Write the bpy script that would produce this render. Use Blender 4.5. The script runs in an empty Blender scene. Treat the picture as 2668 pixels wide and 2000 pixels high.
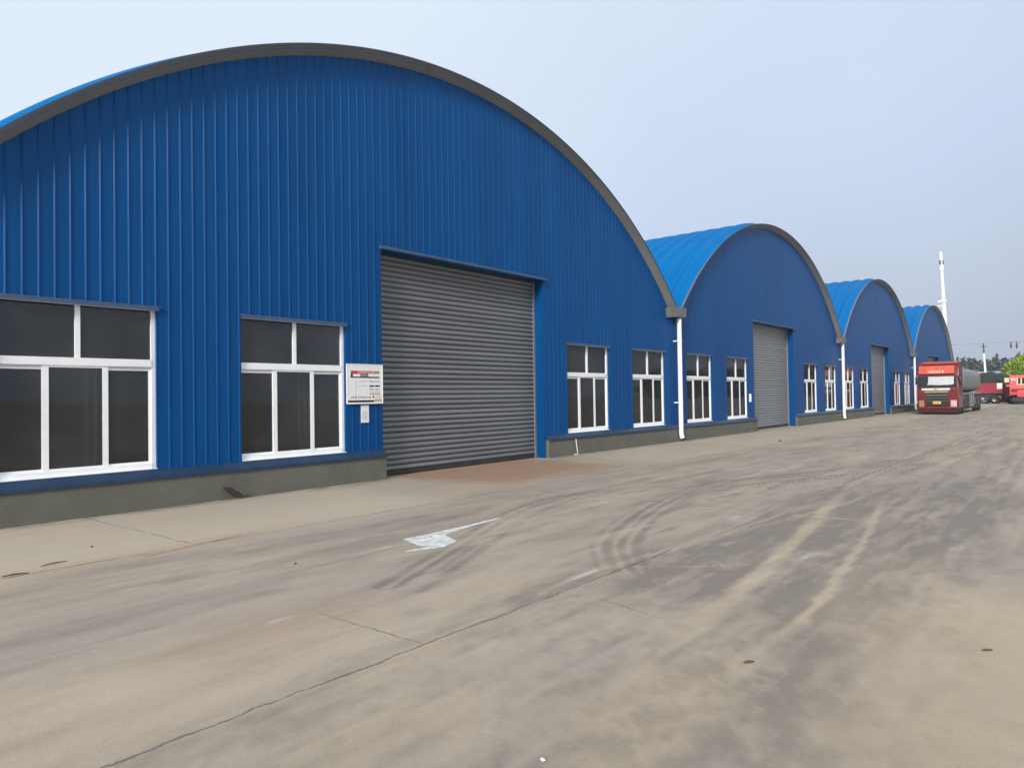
import bpy, bmesh, math, random
import numpy as np
from mathutils import Matrix, Vector
random.seed(7)
rng = np.random.default_rng(11)
sc = bpy.context.scene
C = sc.collection

# ------------------------------------------------------------------ camera
YAW, PITCH, ROLL = 0.88433, 0.01794, -0.01516
CAM = Vector((0.0, -11.7488, 1.70))
fw = Vector((math.sin(YAW)*math.cos(PITCH), math.cos(YAW)*math.cos(PITCH), math.sin(PITCH)))
r0 = Vector((math.cos(YAW), -math.sin(YAW), 0)); u0 = r0.cross(fw)
rr = r0*math.cos(ROLL)+u0*math.sin(ROLL); uu = u0*math.cos(ROLL)-r0*math.sin(ROLL)
cam = bpy.data.cameras.new('camera'); co = bpy.data.objects.new('camera', cam); C.objects.link(co)
co.matrix_world = Matrix(((rr.x, uu.x, -fw.x, CAM.x), (rr.y, uu.y, -fw.y, CAM.y), (rr.z, uu.z, -fw.z, CAM.z), (0, 0, 0, 1)))
cam.sensor_width = 36; cam.lens = 1850/2668*36; cam.clip_start = .1; cam.clip_end = 6000
sc.camera = co
# ------------------------------------------------------------------ light
SUN_DIR = Vector((-0.86, -0.27, 0.41)).normalized()
sun = bpy.data.lights.new('sun', 'SUN'); sun.energy = 3.3; sun.angle = math.radians(12); sun.color = (1.0, .955, .89)
so = bpy.data.objects.new('sun', sun); C.objects.link(so)
so.rotation_euler = SUN_DIR.to_track_quat('Z', 'Y').to_euler()
w = bpy.data.worlds.new('World'); sc.world = w; w.use_nodes = True
nt = w.node_tree; nt.nodes.clear()
def N(t, typ, **kw):
    n = t.nodes.new(typ)
    for k, v in kw.items(): setattr(n, k, v)
    return n
sky = N(nt, 'ShaderNodeTexSky', sky_type='NISHITA', sun_disc=False)
sky.sun_elevation = math.asin(SUN_DIR.z); sky.sun_rotation = math.atan2(SUN_DIR.x, SUN_DIR.y)
sky.air_density = 1.2; sky.dust_density = 6; sky.ozone_density = 1.5
bgs = N(nt, 'ShaderNodeBackground'); bgs.inputs[1].default_value = .05
nt.links.new(sky.outputs[0], bgs.inputs[0])
tc = N(nt, 'ShaderNodeTexCoord')
dot = N(nt, 'ShaderNodeVectorMath', operation='DOT_PRODUCT')
dot.inputs[1].default_value = Vector((-.62, .30, .72)).normalized()
nt.links.new(tc.outputs['Generated'], dot.inputs[0])
mr = N(nt, 'ShaderNodeMapRange'); mr.inputs[1].default_value = -1; mr.inputs[2].default_value = 1
nt.links.new(dot.outputs['Value'], mr.inputs[0])
cn = N(nt, 'ShaderNodeTexNoise'); cn.inputs['Scale'].default_value = 1.9; cn.inputs['Detail'].default_value = 4
nt.links.new(tc.outputs['Generated'], cn.inputs[0])
ca = N(nt, 'ShaderNodeMath', operation='MULTIPLY_ADD'); ca.inputs[1].default_value = .18; ca.inputs[2].default_value = -.09
nt.links.new(cn.outputs[0], ca.inputs[0])
cs = N(nt, 'ShaderNodeMath', operation='ADD'); nt.links.new(mr.outputs[0], cs.inputs[0]); nt.links.new(ca.outputs[0], cs.inputs[1])
ramp = N(nt, 'ShaderNodeValToRGB'); nt.links.new(cs.outputs[0], ramp.inputs[0])
SKY = [(0.0, (.36, .42, .54)), (.20, (.52, .575, .71)), (.28, (.60, .68, .84)), (.36, (.65, .77, .98)), (.46, (.76, .87, 1.05)), (.60, (.84, .955, 1.10)), (1.0, (.86, .97, 1.10))]
el = ramp.color_ramp.elements
el[0].position = 0; el[0].color = (*SKY[0][1], 1); el[1].position = 1; el[1].color = (*SKY[-1][1], 1)
for p, c in SKY[1:-1]:
    e = el.new(p); e.color = (*c, 1)
bgc = N(nt, 'ShaderNodeBackground'); nt.links.new(ramp.outputs[0], bgc.inputs[0])
mx = N(nt, 'ShaderNodeMixShader'); mx.inputs[0].default_value = .88
nt.links.new(bgs.outputs[0], mx.inputs[1]); nt.links.new(bgc.outputs[0], mx.inputs[2])
wo = N(nt, 'ShaderNodeOutputWorld'); nt.links.new(mx.outputs[0], wo.inputs[0])
sc.view_settings.view_transform = 'Standard'; sc.view_settings.look = 'None'
sc.view_settings.exposure = 0; sc.view_settings.gamma = 1

# ------------------------------------------------------------------ materials
def mat(name, col, rough=.5, metal=0, spec=.5, var=0, scale=3, bump=0, bscale=40, coat=0, stretch=None, col2=None):
    m = bpy.data.materials.new(name); m.use_nodes = True
    t = m.node_tree; b = t.nodes['Principled BSDF']
    b.inputs['Base Color'].default_value = (*col, 1); b.inputs['Roughness'].default_value = rough
    b.inputs['Metallic'].default_value = metal; b.inputs['Specular IOR Level'].default_value = spec
    b.inputs['Coat Weight'].default_value = coat
    if var or bump:
        g = N(t, 'ShaderNodeNewGeometry'); mp = N(t, 'ShaderNodeMapping')
        t.links.new(g.outputs['Position'], mp.inputs[0])
        if stretch: mp.inputs['Scale'].default_value = stretch
    if var:
        n = N(t, 'ShaderNodeTexNoise'); n.inputs['Scale'].default_value = scale; n.inputs['Detail'].default_value = 6; n.inputs['Roughness'].default_value = .6
        t.links.new(mp.outputs[0], n.inputs[0])
        rp = N(t, 'ShaderNodeValToRGB'); t.links.new(n.outputs[0], rp.inputs[0])
        c2 = col2 or tuple(min(1, c*(1+var)) for c in col)
        rp.color_ramp.elements[0].position = .32; rp.color_ramp.elements[0].color = (*[c*(1-var) for c in col], 1)
        rp.color_ramp.elements[1].position = .68; rp.color_ramp.elements[1].color = (*c2, 1)
        t.links.new(rp.outputs[0], b.inputs['Base Color'])
    if bump:
        n2 = N(t, 'ShaderNodeTexNoise'); n2.inputs['Scale'].default_value = bscale; n2.inputs['Detail'].default_value = 5
        t.links.new(mp.outputs[0], n2.inputs[0])
        bp = N(t, 'ShaderNodeBump'); bp.inputs['Strength'].default_value = bump; bp.inputs['Distance'].default_value = .02
        t.links.new(n2.outputs[0], bp.inputs['Height']); t.links.new(bp.outputs[0], b.inputs['Normal'])
    return m
BLUE = (.0006, .066, .222)
M = {}
M['blue_wall'] = mat('blue_wall_paint', BLUE, .42, var=.08, scale=.7, stretch=(1, 1, .25), spec=.06, coat=.27)
M['blue_wall'].node_tree.nodes['Principled BSDF'].inputs['Coat Roughness'].default_value = .34
M['blue_wall'].node_tree.nodes['Principled BSDF'].inputs['Specular Tint'].default_value = (.16, .5, 1, 1)
def panel_tone(m, width, amt):
    t = m.node_tree; b = t.nodes['Principled BSDF']; lk = b.inputs['Base Color'].links[0]; src = lk.from_socket
    g = N(t, 'ShaderNodeNewGeometry'); sp = N(t, 'ShaderNodeSeparateXYZ'); t.links.new(g.outputs['Position'], sp.inputs[0])
    d = N(t, 'ShaderNodeMath', operation='DIVIDE'); t.links.new(sp.outputs[0], d.inputs[0]); d.inputs[1].default_value = width
    f = N(t, 'ShaderNodeMath', operation='FLOOR'); t.links.new(d.outputs[0], f.inputs[0])
    w = N(t, 'ShaderNodeTexWhiteNoise', noise_dimensions='1D'); t.links.new(f.outputs[0], w.inputs['W'])
    k = N(t, 'ShaderNodeMapRange'); t.links.new(w.outputs['Value'], k.inputs[0]); k.inputs[3].default_value = 1-amt; k.inputs[4].default_value = 1+amt
    st = N(t, 'ShaderNodeTexNoise'); st.inputs['Scale'].default_value = 1; st.inputs['Detail'].default_value = 5
    mp = N(t, 'ShaderNodeMapping'); mp.inputs['Scale'].default_value = (9, 1, .22); t.links.new(g.outputs['Position'], mp.inputs[0]); t.links.new(mp.outputs[0], st.inputs[0])
    k2 = N(t, 'ShaderNodeMapRange'); t.links.new(st.outputs[0], k2.inputs[0]); k2.inputs[1].default_value = .3; k2.inputs[2].default_value = .7; k2.inputs[3].default_value = .90; k2.inputs[4].default_value = 1.08
    mm = N(t, 'ShaderNodeMath', operation='MULTIPLY'); t.links.new(k.outputs[0], mm.inputs[0]); t.links.new(k2.outputs[0], mm.inputs[1])
    vm = N(t, 'ShaderNodeVectorMath', operation='SCALE'); t.links.new(src, vm.inputs[0]); t.links.new(mm.outputs[0], vm.inputs['Scale']); t.links.new(vm.outputs[0], b.inputs['Base Color'])
panel_tone(M['blue_wall'], .8264, .035)
M['blue_roof'] = mat('blue_roof_paint', (.002, .140, .385), .6, var=.06, scale=.5, spec=.08)
M['blue_roof'].node_tree.nodes['Principled BSDF'].inputs['Specular Tint'].default_value = (.15, .5, 1, 1)
M['blue_trim'] = mat('blue_trim_paint', (.012, .038, .085), .38, var=.15, scale=2.5)
M['head_trim'] = mat('blue_grey_flashing', (.06, .10, .17), .4, var=.12, scale=4)
M['fascia'] = mat('grey_fascia_metal', (.215, .215, .198), .5, var=.08, scale=1.2)
M['edge'] = mat('shade_dark_roof_edge', (.05, .055, .065), .5)  # dark tone stands in for shade on the roof sheet's edge
M['gutter'] = mat('grey_gutter_metal', (.15, .145, .145), .45, var=.22, scale=5)
M['white'] = mat('white_frame_pvc', (.90, .90, .89), .35, var=.05, scale=6)
M['pipe'] = mat('white_pipe_pvc', (.92, .92, .93), .3, var=.03, scale=4)
M['gasket'] = mat('black_rubber_gasket', (.015, .015, .016), .6)
M['sash'] = mat('grey_white_sash', (.80, .79, .76), .4)
M['rail'] = mat('galvanised_rail', (.30, .31, .32), .4, metal=.4)
M['concrete'] = mat('plinth_concrete', (.135, .132, .105), .85, var=.13, scale=1.6, bump=.22, bscale=30, stretch=(1, 1, .7))
M['shutter'] = mat('grey_shutter_slats', (.185, .188, .194), .36, metal=.25, var=.16, scale=1.3, stretch=(.15, 1, 5))
M['shutter_pale'] = mat('pale_grey_shutter', (.235, .235, .237), .4, metal=.2, var=.06, scale=1, stretch=(.15, 1, 6))
M['dark_int'] = mat('dark_interior_wall', (.05, .055, .06), .8)
M['black'] = mat('black_print', (.012, .012, .014), .5)
M['paper'] = mat('white_board', (.83, .82, .80), .4, var=.03, scale=10)
M['shade'] = mat('silver_sunshade', (.50, .52, .52), .4, var=.25, scale=14, metal=.2)
M['redprint'] = mat('red_print', (.55, .045, .035), .45)
M['teal'] = mat('dark_teal_print', (.05, .13, .15), .5)
M['brown'] = mat('faded_brown_print', (.42, .22, .15), .6)
M['cream'] = mat('faded_cream_print', (.80, .66, .52), .6)
M['greyprint'] = mat('grey_print', (.40, .40, .40), .6)
M['truck_red'] = mat('truck_red_paint', (.18, .012, .015), .35, var=.15, scale=1.5, coat=.3)
M['truck_orange'] = mat('orange_red_visor', (.62, .085, .045), .4, var=.1, scale=2)
M['truck_pale'] = mat('faded_red_roof', (.36, .07, .06), .45, var=.1, scale=2)
M['truck_black'] = mat('black_plastic', (.018, .018, .02), .45)
M['valance'] = mat('dark_red_valance', (.03, .005, .005), .5)
M['chrome'] = mat('cream_chrome_strip', (.80, .76, .70), .3, metal=.2)
M['tan'] = mat('tan_grille_bar', (.35, .30, .18), .45, metal=.3)
M['lamp'] = mat('headlight_glass', (.42, .20, .11), .15, var=.3, scale=9)
M['lamp2'] = mat('clear_headlight', (.62, .45, .43), .15, var=.35, scale=11)
M['amber'] = mat('amber_plate', (.85, .52, .18), .5)
M['tank'] = mat('grey_tank_shell', (.25, .245, .24), .45, metal=.3, var=.06, scale=.8)
M['frame_dark'] = mat('dark_chassis', (.035, .035, .036), .6, var=.3, scale=3)
M['tyre'] = mat('tyre_rubber', (.022, .022, .023), .8)
M['rim'] = mat('steel_rim', (.28, .27, .26), .45, metal=.6)
M['wheel_dust'] = mat('dusty_mudguard', (.10, .10, .09), .7)
M['glassd'] = mat('dark_windscreen', (.02, .022, .025), .08)
M['crimson'] = mat('crimson_cargo_body', (.30, .022, .04), .5, var=.12, scale=1)
M['tarp'] = mat('dark_green_tarpaulin', (.022, .032, .028), .75, var=.35, scale=2, bump=.6, bscale=3)
M['bright_red'] = mat('bright_red_cab', (.70, .075, .075), .4, var=.1, scale=2)
M['yellow'] = mat('pale_yellow_trim', (.75, .60, .30), .5)
M['mast'] = mat('white_mast_paint', (.85, .86, .87), .45)
M['pole_dark'] = mat('dark_pole_top', (.06, .06, .065), .6)
M['wire'] = mat('cable_grey', (.12, .12, .13), .6)
M['lowgrey'] = mat('pale_grey_render', (.33, .34, .34), .7, var=.1, scale=.6)
M['bark'] = mat('bark', (.10, .075, .05), .9)
M['paint'] = mat('worn_white_road_paint', (.80, .79, .76), .8, var=.20, scale=7, bump=.4)
M['wood'] = mat('weathered_dark_wood', (.045, .038, .03), .85, var=.3, scale=12)
M['wood2'] = mat('pale_wood_edge', (.16, .14, .11), .85)
M['leafbrown'] = mat('brown_dead_leaf', (.12, .07, .03), .8)
M['twig'] = mat('dark_red_twig', (.10, .03, .025), .8)
M['litter'] = mat('white_litter', (.8, .8, .78), .6)
def leafmat(name, c1, c2):
    m = bpy.data.materials.new(name); m.use_nodes = True; t = m.node_tree; b = t.nodes['Principled BSDF']
    g = N(t, 'ShaderNodeNewGeometry'); rp = N(t, 'ShaderNodeValToRGB')
    t.links.new(g.outputs['Random Per Island'], rp.inputs[0])
    rp.color_ramp.elements[0].color = (*c1, 1); rp.color_ramp.elements[1].color = (*c2, 1)
    t.links.new(rp.outputs[0], b.inputs['Base Color']); b.inputs['Roughness'].default_value = .6
    return m
M['leaf'] = leafmat('bright_green_leaves', (.11, .20, .012), (.36, .48, .06))
M['leafy'] = leafmat('yellow_green_leaves', (.30, .36, .10), (.55, .55, .22))
M['leaffar'] = leafmat('far_dark_leaves', (.035, .042, .036), (.06, .068, .056))
# tinted window glass
def glassmat():
    m = bpy.data.materials.new('tinted_window_glass'); m.use_nodes = True; t = m.node_tree; t.nodes.clear()
    tr = N(t, 'ShaderNodeBsdfTransparent'); tr.inputs[0].default_value = (.58, .59, .60, 1)
    gl = N(t, 'ShaderNodeBsdfGlossy'); gl.inputs['Roughness'].default_value = .03; gl.inputs[0].default_value = (.75, .77, .78, 1)
    fr = N(t, 'ShaderNodeFresnel'); fr.inputs[0].default_value = 1.6
    g = N(t, 'ShaderNodeNewGeometry'); n = N(t, 'ShaderNodeTexNoise'); n.inputs['Scale'].default_value = .9
    t.links.new(g.outputs['Position'], n.inputs[0])
    bp = N(t, 'ShaderNodeBump'); bp.inputs['Strength'].default_value = .15; bp.inputs['Distance'].default_value = .02
    t.links.new(n.outputs[0], bp.inputs['Height']); t.links.new(bp.outputs[0], gl.inputs['Normal'])
    df = N(t, 'ShaderNodeBsdfDiffuse'); dr = N(t, 'ShaderNodeValToRGB'); dr.color_ramp.elements[0].position = .3; dr.color_ramp.elements[0].color = (.055, .055, .056, 1); dr.color_ramp.elements[1].position = .7; dr.color_ramp.elements[1].color = (.16, .158, .152, 1)
    n5 = N(t, 'ShaderNodeTexNoise'); n5.inputs['Scale'].default_value = .8; n5.inputs['Detail'].default_value = 2; t.links.new(g.outputs['Position'], n5.inputs[0]); t.links.new(n5.outputs[0], dr.inputs[0]); t.links.new(dr.outputs[0], df.inputs[0])
    m1 = N(t, 'ShaderNodeMixShader'); m1.inputs[0].default_value = .22
    t.links.new(tr.outputs[0], m1.inputs[1]); t.links.new(df.outputs[0], m1.inputs[2])
    m2 = N(t, 'ShaderNodeMixShader'); t.links.new(fr.outputs[0], m2.inputs[0])
    t.links.new(m1.outputs[0], m2.inputs[1]); t.links.new(gl.outputs[0], m2.inputs[2])
    o = N(t, 'ShaderNodeOutputMaterial'); t.links.new(m2.outputs[0], o.inputs[0])
    return m
M['glass'] = glassmat()

# ------------------------------------------------------------------ helpers
class MB:
    def __init__(s): s.v = []; s.f = []; s.m = []; s.mats = []
    def mi(s, m):
        if m not in s.mats: s.mats.append(m)
        return s.mats.index(m)
    def face(s, pts, m=None):
        i = len(s.v); s.v += [tuple(p) for p in pts]; s.f.append(tuple(range(i, i+len(pts)))); s.m.append(m)
    def mesh(s, vs, fs, m=None):
        i = len(s.v); s.v += [tuple(p) for p in vs]
        for f in fs: s.f.append(tuple(i+k for k in f)); s.m.append(m)
    def box(s, x0, x1, y0, y1, z0, z1, m=None):
        v = [(x, y, z) for x in (x0, x1) for y in (y0, y1) for z in (z0, z1)]
        s.mesh(v, [(0, 1, 3, 2), (4, 6, 7, 5), (0, 4, 5, 1), (2, 3, 7, 6), (0, 2, 6, 4), (1, 5, 7, 3)], m)
    def bbox(s, x0, x1, y0, y1, z0, z1, b=.03, m=None, seg=2):      # bevelled box
        bm = bmesh.new(); bmesh.ops.create_cube(bm, size=1)
        for v in bm.verts: v.co = Vector(((x0+x1)/2+v.co.x*(x1-x0), (y0+y1)/2+v.co.y*(y1-y0), (z0+z1)/2+v.co.z*(z1-z0)))
        bmesh.ops.bevel(bm, geom=bm.edges[:], offset=b, segments=seg, affect='EDGES', profile=.5)
        s.bm(bm, m)
    def bm(s, bm, m=None):
        bm.verts.index_update(); s.mesh([v.co[:] for v in bm.verts], [[v.index for v in f.verts] for f in bm.faces], m); bm.free()
    def prism(s, poly, a0, a1, axis='x', m=None):                    # polygon extruded along an axis
        def P(p, a): return {'x': (a, p[0], p[1]), 'y': (p[0], a, p[1]), 'z': (p[0], p[1], a)}[axis]
        n = len(poly); v = [P(p, a0) for p in poly]+[P(p, a1) for p in poly]
        s.mesh(v, [tuple(range(n))[::-1], tuple(range(n, 2*n))]+[(i, (i+1) % n, n+(i+1) % n, n+i) for i in range(n)], m)
    def tube(s, pts, rad, n=12, m=None, cap=True):
        pts = [Vector(p) for p in pts]; rad = rad if hasattr(rad, '__len__') else [rad]*len(pts)
        vs = []; up = Vector((0, 0, 1))
        for i, p in enumerate(pts):
            d = (pts[min(i+1, len(pts)-1)]-pts[max(i-1, 0)]).normalized()
            a = d.cross(up if abs(d.z) < .95 else Vector((1, 0, 0))).normalized(); b = d.cross(a)
            vs += [p+(a*math.cos(2*math.pi*k/n)+b*math.sin(2*math.pi*k/n))*rad[i] for k in range(n)]
        fs = [(i*n+k, i*n+(k+1) % n, (i+1)*n+(k+1) % n, (i+1)*n+k) for i in range(len(pts)-1) for k in range(n)]
        if cap: fs += [tuple(range(n))[::-1], tuple(range((len(pts)-1)*n, len(pts)*n))]
        s.mesh(vs, fs, m)
    def build(s, name, material, parent=None, smooth=False, loc=None):
        me = bpy.data.meshes.new(name); me.from_pydata(s.v, [], s.f)
        me.materials.append(material)
        if any(x is not None for x in s.m):
            ms = []
            for x in s.m:
                if x is not None and x not in ms: ms.append(x)
            for x in ms: me.materials.append(x)
            me.polygons.foreach_set('material_index', [0 if x is None else 1+ms.index(x) for x in s.m])
        bm = bmesh.new(); bm.from_mesh(me); bmesh.ops.recalc_face_normals(bm, faces=bm.faces); bm.to_mesh(me); bm.free()
        if smooth:
            me.polygons.foreach_set('use_smooth', [True]*len(me.polygons))
            if smooth != 'all':
                try: me.set_sharp_from_angle(angle=math.radians(smooth if smooth is not True else 35))
                except Exception: pass
        o = bpy.data.objects.new(name, me); C.objects.link(o)
        if parent: o.parent = parent
        if loc: o.location = loc
        return o
def tag(o, label, cat, group=None):
    o['label'] = label; o['category'] = cat
    if group: o['group'] = group
    return o
def thing(name, loc, label, cat, group=None, rz=0):
    o = bpy.data.objects.new(name, None); C.objects.link(o); o.location = loc; o.rotation_euler.z = rz; o.empty_display_size = .3
    return tag(o, label, cat, group)
def vnoise(x, y, seed=0):
    """smooth value noise, arrays in, 0..1 out"""
    xi = np.floor(x).astype(np.int64); yi = np.floor(y).astype(np.int64); fx = x-xi; fy = y-yi
    fx = fx*fx*(3-2*fx); fy = fy*fy*(3-2*fy)
    def h(a, b):
        n = (a*374761393+b*668265263+seed*1442695) & 0x7fffffff
        n = ((n ^ (n >> 13))*1274126177) & 0x7fffffff
        return ((n ^ (n >> 16)) & 0xffff)/65535.
    return (h(xi, yi)*(1-fx)+h(xi+1, yi)*fx)*(1-fy)+(h(xi, yi+1)*(1-fx)+h(xi+1, yi+1)*fx)*fy
def fbm(x, y, seed=0, o=4):
    s = 0; a = .5; t = 0
    for i in range(o): s = s+a*vnoise(x*2**i, y*2**i, seed+i*17); t += a; a *= .55
    return s/t

# ------------------------------------------------------------------ ground: one sheet, stains and plinth contact shade as vertex attribute
def axis(segs):
    out = []
    for a, b, st in segs: out += list(np.arange(a, b, st))
    return np.array(out+[segs[-1][1]])
gx = axis([(-2500, -400, 300), (-400, -40, 60), (-40, -4, 4), (-4, 1, .5), (1, 14, .06), (14, 24, .12), (24, 60, .4), (60, 140, 4), (140, 500, 40), (500, 3000, 500)])
gy = axis([(-2500, -400, 300), (-400, -40, 60), (-40, -13, 3), (-13, -11.2, .2), (-11.2, .6, .06), (.6, 5, .6), (5, 45, 4), (45, 400, 40), (400, 2500, 300)])
X, Y = np.meshgrid(gx, gy)
def sm(e0, e1, v):
    t = np.clip((v-e0)/(e1-e0), 0, 1); return t*t*(3-2*t)
def polyd(pts):
    """distance of every ground vertex to a polyline"""
    d = np.full(X.shape, 1e9)
    for (x0, y0), (x1, y1) in zip(pts[:-1], pts[1:]):
        dx, dy = x1-x0, y1-y0; t = np.clip(((X-x0)*dx+(Y-y0)*dy)/(dx*dx+dy*dy), 0, 1)
        d = np.minimum(d, np.hypot(X-x0-t*dx, Y-y0-t*dy))
    return d
def smooth(pts, n=14):
    p = [Vector((*q, 0)) for q in pts]; p = [p[0]*2-p[1]]+p+[p[-1]*2-p[-2]]; out = []
    for i in range(1, len(p)-2):
        for k in range(n):
            t = k/n; a, b, c, d = p[i-1:i+3]
            q = .5*((2*b)+(c-a)*t+(2*a-5*b+4*c-d)*t*t+(3*b-a-3*c+d)*t**3); out.append((q.x, q.y))
    return out+[pts[-1]]
streak = fbm(X*.33, Y*2.1, 3, 5); streak2 = fbm(X*.8+Y*.1, Y*4.5, 9, 4); blot = fbm(X*.55, Y*.8, 21, 5); fine = fbm(X*2.6, Y*3.2, 33, 4)
streak3 = fbm(X*.55+.2*Y, Y*9, 41, 4)
dark = .32*sm(.45, .72, streak)+.10*sm(.5, .75, blot)+.34*sm(.45, .75, streak2)+.30*sm(.5, .78, streak3)
sand = .45*sm(.52, .78, fbm(X*.3+9, Y*.9, 51, 4)); rust = 0*X
road = sm(-3.0, -4.2, Y+.35*(fbm(X*.5, X*0, 5)-.5))
dark = (dark+.16*sm(9, 26, X)+.10*sm(24, 60, X))*(.22+.78*road)
edge = .8*(fbm(X*.9, Y*1.3, 71, 4)-.5)
# darker worn lane with two sandy wheel tracks
lane = sm(4.6, 6.2, X+edge)*sm(20, 10.5, X+2*edge)*sm(-7.6, -8.3, Y+edge*.6)*sm(-11.2, -10.2, Y+edge*.6)
dark = dark+lane*(.34+.34*sm(.36, .66, fbm(X*.7, Y*3.4, 81, 5))+.55*sm(.42, .68, fbm(X*1.6, Y*13, 83, 4)))
T1 = [(14, -8.35), (11.58, -8.61), (10.19, -8.80), (7.88, -9.12), (6.63, -9.28), (5.45, -9.41), (4.67, -9.47), (3.9, -9.5)]
T2 = [(14, -8.95), (11.98, -9.2), (11.02, -9.34), (9.03, -9.65), (7.26, -9.85), (5.88, -10.0), (5.08, -10.01), (4.31, -9.99)]
for pts, wd, a in ((T1, .09, .85), (T2, .045, .8)):
    d = polyd(smooth(pts, 8))+.05*(fine-.5); k = sm(1.5*wd, .5*wd, d)*(.35+.75*fbm(X*1.2, Y*6, 87, 3))*sm(13.5, 10.5, X)*sm(4.0, 5.6, X)*a
    sand = sand+.95*k; dark = dark*(1-.95*np.clip(1.3*k, 0, 1))
# curved tyre marks swinging into the first door: narrow crisp bands, pale dust between
A1 = [(34, -8.6), (24, -8.3), (18, -7.7), (14.5, -6.6), (11.69, -5.37), (11.04, -5.07), (10.28, -4.79), (9.43, -4.71), (8.31, -4.94), (7.19, -5.37), (6.18, -5.82), (5.37, -6.18), (4.2, -6.7)]
A2 = [(36, -9.6), (26, -9.4), (20, -8.8), (16, -7.9), (13.11, -6.73), (12.52, -6.43), (11.27, -6.22), (10.11, -6.39), (8.78, -6.73), (7.62, -7.13), (6.86, -7.47), (6.0, -8.1)]
def off(pts, o): return [(x+o*.35, y-o) for x, y in pts]
for pts, wd, a in ((A1, .055, 1.1), (off(A1, .16), .035, .9), (off(A1, .42), .05, .7), (off(A1, -.14), .03, .35), ([(10.19, -5.58), (9.15, -5.37), (8.07, -5.48), (7.07, -5.79), (6.11, -6.18), (5, -6.7)], .035, .5),
                   (A2, .06, 1.15), (off(A2, .15), .04, .9), (off(A2, .30), .035, .75), (off(A2, -.16), .03, .45), ([(11.82, -7.06), (10.43, -6.86), (9.17, -6.96), (8.1, -7.28), (7.06, -7.75), (6.4, -8.2)], .05, .7),
                   ([(6.93, -7.78), (6.13, -8.28), (5.45, -8.73)], .012, .8), ([(6.98, -7.84), (6.18, -8.35), (5.56, -8.75)], .012, .8), ([(7.05, -7.92), (6.3, -8.4), (5.7, -8.78)], .012, .7)):
    d = polyd(smooth(pts, 8)); dark = dark+a*sm(1.6*wd, .5*wd, d)*(.30+.9*sm(.30, .68, fbm(X*1.3, Y*4, 91, 3)))
for pts, wd, a in ((off(A1, .08), .03, .5), (off(A2, .075), .03, .7), (off(A2, .225), .025, .6), (off(A2, -.08), .03, .5), ([(6.19, -8.2), (6.57, -8.66), (6.97, -9.06)], .022, .9), ([(5.62, -7.54), (6.09, -8.1)], .018, .6), ([(10.11, -8.49), (10.17, -9.04), (10.18, -9.5)], .04, .9),
                   ([(4.79, -7.7), (5.64, -7.91), (6.57, -8.04), (8.32, -8.14), (11.2, -8.03)], .035, .8), ([(6.66, -7.99), (7.36, -8.18), (8.77, -8.26), (11.16, -8.39)], .03, .8)):
    d = polyd(smooth(pts, 6)); k = a*sm(1.7*wd, .5*wd, d)*(.3+.9*fine); sand = sand+.55*k; dark = dark*(1-.8*np.clip(k, 0, 1))
# many faint straight scrapes along the driving direction
for q in range(150):
    x0 = rng.uniform(1.5, 22); y0 = rng.uniform(-11, -3.9); L = rng.uniform(.8, 4.5)*(1+.05*x0); sl = rng.normal(-.02, .05); cv = rng.normal(0, .015)
    pts = [(x0, y0), (x0+L*.5, y0+sl*L*.5+cv*L), (x0+L, y0+sl*L)]; wd = rng.uniform(.012, .06)*(1+.05*x0); m_ = (X > x0-1) & (X < x0+L+1) & (abs(Y-y0) < 1.2)
    if not m_.any(): continue
    tx_ = (X-x0)/L; d = abs(Y-(y0+sl*(X-x0)+4*cv*L*tx_*(1-tx_))); k = sm(1.5*wd, .3*wd, d)*sm(0, .2, tx_)*sm(1, .75, tx_)*(.2+.9*fbm(X*1.5, Y*5, 60+q % 7, 3))
    if rng.random() < .62: dark = dark+rng.uniform(.15, .5)*k
    else: sand = sand+rng.uniform(.15, .45)*k; dark = dark*(1-.5*np.clip(k, 0, 1))
# oil-dark damp patch beside the slab joint
d = np.hypot((X-5.2)/.72, (Y+8.0-.04*(X-5))/.24); damp = sm(1.15, .75, d+.8*edge)*sm(-8.16, -8.10, Y); dark = dark+.50*damp
# rust washed along the apron edge and in front of the first door
rust = rust+1.0*np.exp(-((Y+3.42-.12*(X-4)*(X > 4))/.24)**2)*sm(1.4, 2.6, X)*sm(7.4, 4.6, X)*(.35+.9*blot)
rust = rust+1.6*sm(9.9, 10.9, X+edge)*sm(16.0, 14.0, X+edge)*sm(-3.6, -2.2, Y+edge*1.0)*(.35+.75*fbm(X*.5, Y*2.2, 61, 4))
rust = rust+.30*sm(1.4, .2, np.hypot((X-3.0)/1.0, (Y+7.0)/.45)+edge)
# sandy dust in the near right corner and along the far road
sand = sand+.85*sm(-10.2, -11.2, Y+.5*edge)*sm(3.0, 3.9, X)*sm(9, 5.0, X)*(.8+.6*blot)+.08*sm(12, 30, X)*sm(-3, -6, Y)
sand = sand+.35*sm(1.2, .2, np.hypot((X-2.6)/1.3, (Y+8.9)/.4)+edge)
pale = .8*(1-road)*sm(9.5, 7.5, X)*(.55+.6*blot)+.45*(1-road)*sm(15.5, 17, X)*(.5+.6*fine)
grime_shade = sm(-.62, -.14, Y+.25*(fbm(X*1.7, Y*2, 111, 4)-.5))*(Y < 0)*(.25+.8*sm(.4, .65, fbm(X*2.3, Y*6, 113, 4)))*((X < 10) | (X > 15.7)); dark = dark+1.5*grime_shade; pale = pale*(1-.8*np.clip(grime_shade, 0, 1))  # grime along the plinth foot, with contact shade painted in
white = .8*np.exp(-(polyd([(5.9, -7.95), (4.9, -8.0)])/.02)**2)
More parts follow.
